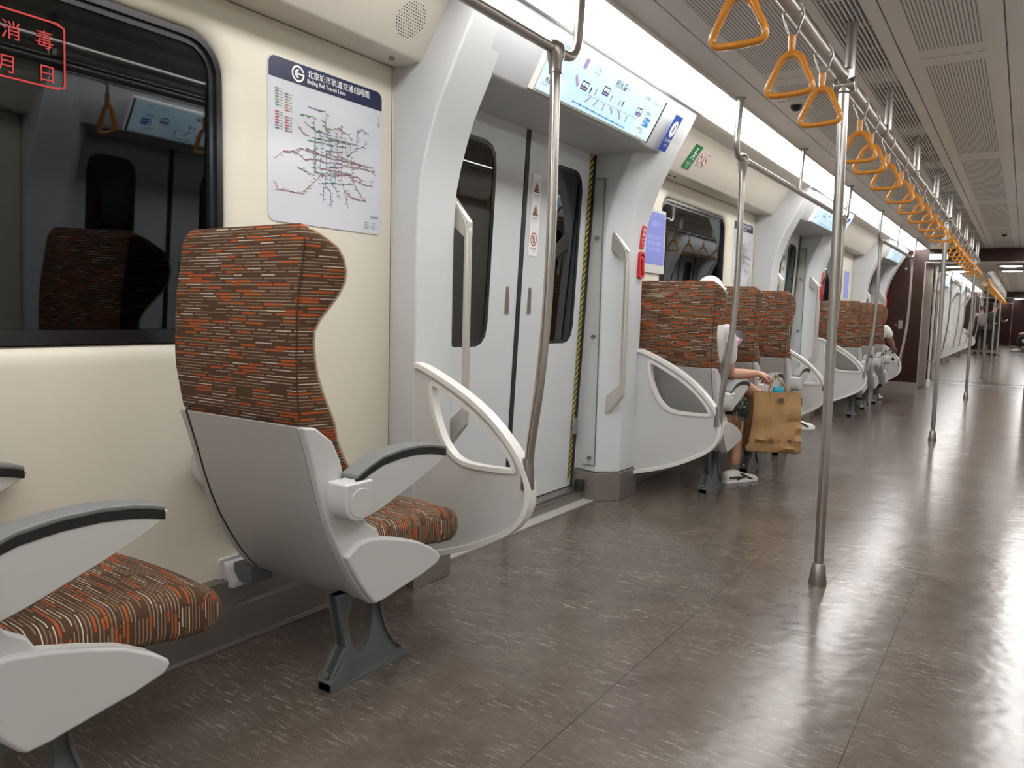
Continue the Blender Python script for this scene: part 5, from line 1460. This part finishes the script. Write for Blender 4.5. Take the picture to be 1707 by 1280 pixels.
def standing(label, x, y, yaw, topm, botm, skinm, bag=False, h=1.0):
    R = Matrix.Rotation(yaw, 3, 'Z')
    def g(a, b, c): return tuple(Vector((x, y, 0)) + R @ Vector((a * h, b * h, c * h)))
    J = dict(pelvis=g(0, 0, .93), chest=g(0, -.01, 1.27), neck=g(0, .01, 1.45), head=g(0, .05, 1.58),
             shR=g(.18, 0, 1.37), elR=g(.25, .03, 1.10), wrR=g(.16, .25, 1.10), shL=g(-.18, 0, 1.37), elL=g(-.25, -.02, 1.10), wrL=g(-.24, .06, .86),
             hipR=g(.09, 0, .90), knR=g(.10, .03, .49), anR=g(.10, 0, .09), hipL=g(-.09, 0, .90), knL=g(-.10, .05, .49), anL=g(-.11, .02, .09), sleeve=1.0, leglen=1.2)
    e, O = seated_person('standing_person', label, J, topm, botm, skinm, (yaw, M['hair'], 'short', -.3), origin=(x, y, 0))
    for s in ('R', 'L'):
        a = J['an' + s]; hd = R @ Vector((0, 1, 0)); shoe(e, O, (a[0] - hd.x * .06, a[1] - hd.y * .06, 0), (a[0] + hd.x * .2, a[1] + hd.y * .2, 0), M['blackc'])
    hand(e, O, J['wrR'], tuple(R @ Vector((-.2, .9, .1))), tuple(R @ Vector((-.5, 0, .8))), (.4, .5, .5), skinm, thumb_side=1)
    hand(e, O, J['wrL'], tuple(R @ Vector((0, .2, -1))), tuple(R @ Vector((1, 0, 0))), (.3, .3, .3), skinm, thumb_side=1)
    return e, O
standing('standing person all in black by the poles at the end of the next car', -.86, 29.6, -.9, M['blackc'], M['blackc'], M['skin'], h=1.02)
standing('standing person in a mauve-grey top with a black bag, behind the person in black', -1.22, 30.3, .3, M['greyc'], M['blackc'], M['skin2'], h=.98)
def shoulder_bag():
    x, y = -1.43, 30.15; O = (x, y, .55)
    e = thing('shoulder_bag', 'black bag hanging low beside the person in the mauve-grey top', 'bag', O)
    MB().prism([(x - .13, .56), (x + .13, .56), (x + .11, .82), (x - .10, .84)], 'y', y - .05, y + .05).build('bag_body', M['blackc'], e, O, bevel=.03, seg=3)
    MB().tube(smooth_poly([(x - .08, y, .80), (x - .02, y, 1.05), (x + .08, y, 1.28), (x + .06, y + .02, 1.0), (x + .09, y, .80)], 4, False), .012, 8).build('strap', M['blackc'], e, O)
shoulder_bag()
def far_sitter(label, x, y, s, topm, legm):
    """s=-1 faces the left wall from the right bench"""
    J = dict(pelvis=(x, y, .56), chest=(x + .02 * s, y, .88), neck=(x - .02, y, 1.05), head=(x - .05, y, 1.16),
             shR=(x, y + .17, .97), elR=(x - .10, y + .2, .74), wrR=(x - .30, y + .08, .70), shL=(x, y - .17, .97), elL=(x - .10, y - .2, .74), wrL=(x - .30, y - .08, .70),
             hipR=(x, y + .09, .54), knR=(x - .42, y + .11, .53), anR=(x - .44, y + .11, .10), hipL=(x, y - .09, .54), knL=(x - .42, y - .11, .53), anL=(x - .44, y - .11, .10), sleeve=.7, leglen=1.2)
    e, O = seated_person('seated_person', label, J, topm, legm, M['skin'], (PI / 2, M['hair'], 'short', -.3))
    for q in ('R', 'L'):
        a = J['an' + q]; shoe(e, O, (a[0] + .06, a[1], 0), (a[0] - .2, a[1], 0), M['sneak']); hand(e, O, J['wr' + q], (-1, 0, -.2), (0, 0, -1), (.3, .5, .4), M['skin'])
bench(33.7 + 2.9, .10, 'side bench on the right of the farthest car', -1) if False else None
def far_bench(x, y0, y1):
    O = (x, (y0 + y1) / 2, 0); e = thing('side_bench', 'bench on the right of the farthest car with two people on it', 'bench', O)
    MB().prism([(x, .30), (x - .42, .30), (x - .45, .36), (x - .44, .43), (x - .10, .42), (x - .05, .92), (x, .94)], 'y', y0, y1).build('seat_shell', M['cream2'], e, O, bevel=.015)
    MB().box(x - .30, x, y0 + .05, y1 - .05, 0, .30).build('plinth', M['kick'], e, O)
FY = C2E + 3.0
_before = set(bpy.data.objects)
far_bench(.748, FY, FY + 3)
far_sitter('person in red seated on the right bench of the farthest car', .50, FY + .7, -1, M['redc'], M['blackc'])
far_sitter('person in white seated on the right bench of the farthest car', .50, FY + 1.6, -1, M['shirt'], M['blackc'])
curve_off([o for o in bpy.data.objects if o not in _before])

# ------------------------------------------------------------------ camera, world, colour
import numpy as np
f_, yaw, pit, rol = 1280.0, 5.85417442e-01, 9.46553031e-02, 2.55673367e-02
cyw, syw = math.cos(yaw), math.sin(yaw)
fw = Vector((-syw * math.cos(pit), cyw * math.cos(pit), -math.sin(pit))); rt = Vector((cyw, syw, 0)); up = rt.cross(fw)
r2 = rt * math.cos(rol) + up * math.sin(rol); u2 = -rt * math.sin(rol) + up * math.cos(rol)
cam = bpy.data.cameras.new('camera'); co = bpy.data.objects.new('camera', cam); C.objects.link(co)
Rm = Matrix((r2, u2, -fw)).transposed().to_4x4(); Rm.translation = Vector((0, 0, 1.05)); co.matrix_world = Rm
cam.sensor_width = 36; cam.sensor_fit = 'HORIZONTAL'; cam.lens = f_ / 1707 * 36; cam.clip_start = .05; cam.clip_end = 200
bpy.context.scene.camera = co
wd = bpy.data.worlds.new('world'); bpy.context.scene.world = wd; wd.use_nodes = True
wd.node_tree.nodes['Background'].inputs[0].default_value = (.004, .004, .005, 1)
vs = bpy.context.scene.view_settings
vs.view_transform = 'Standard'; vs.look = 'None'; vs.gamma = 1; vs.use_curve_mapping = False; vs.exposure = 1.2
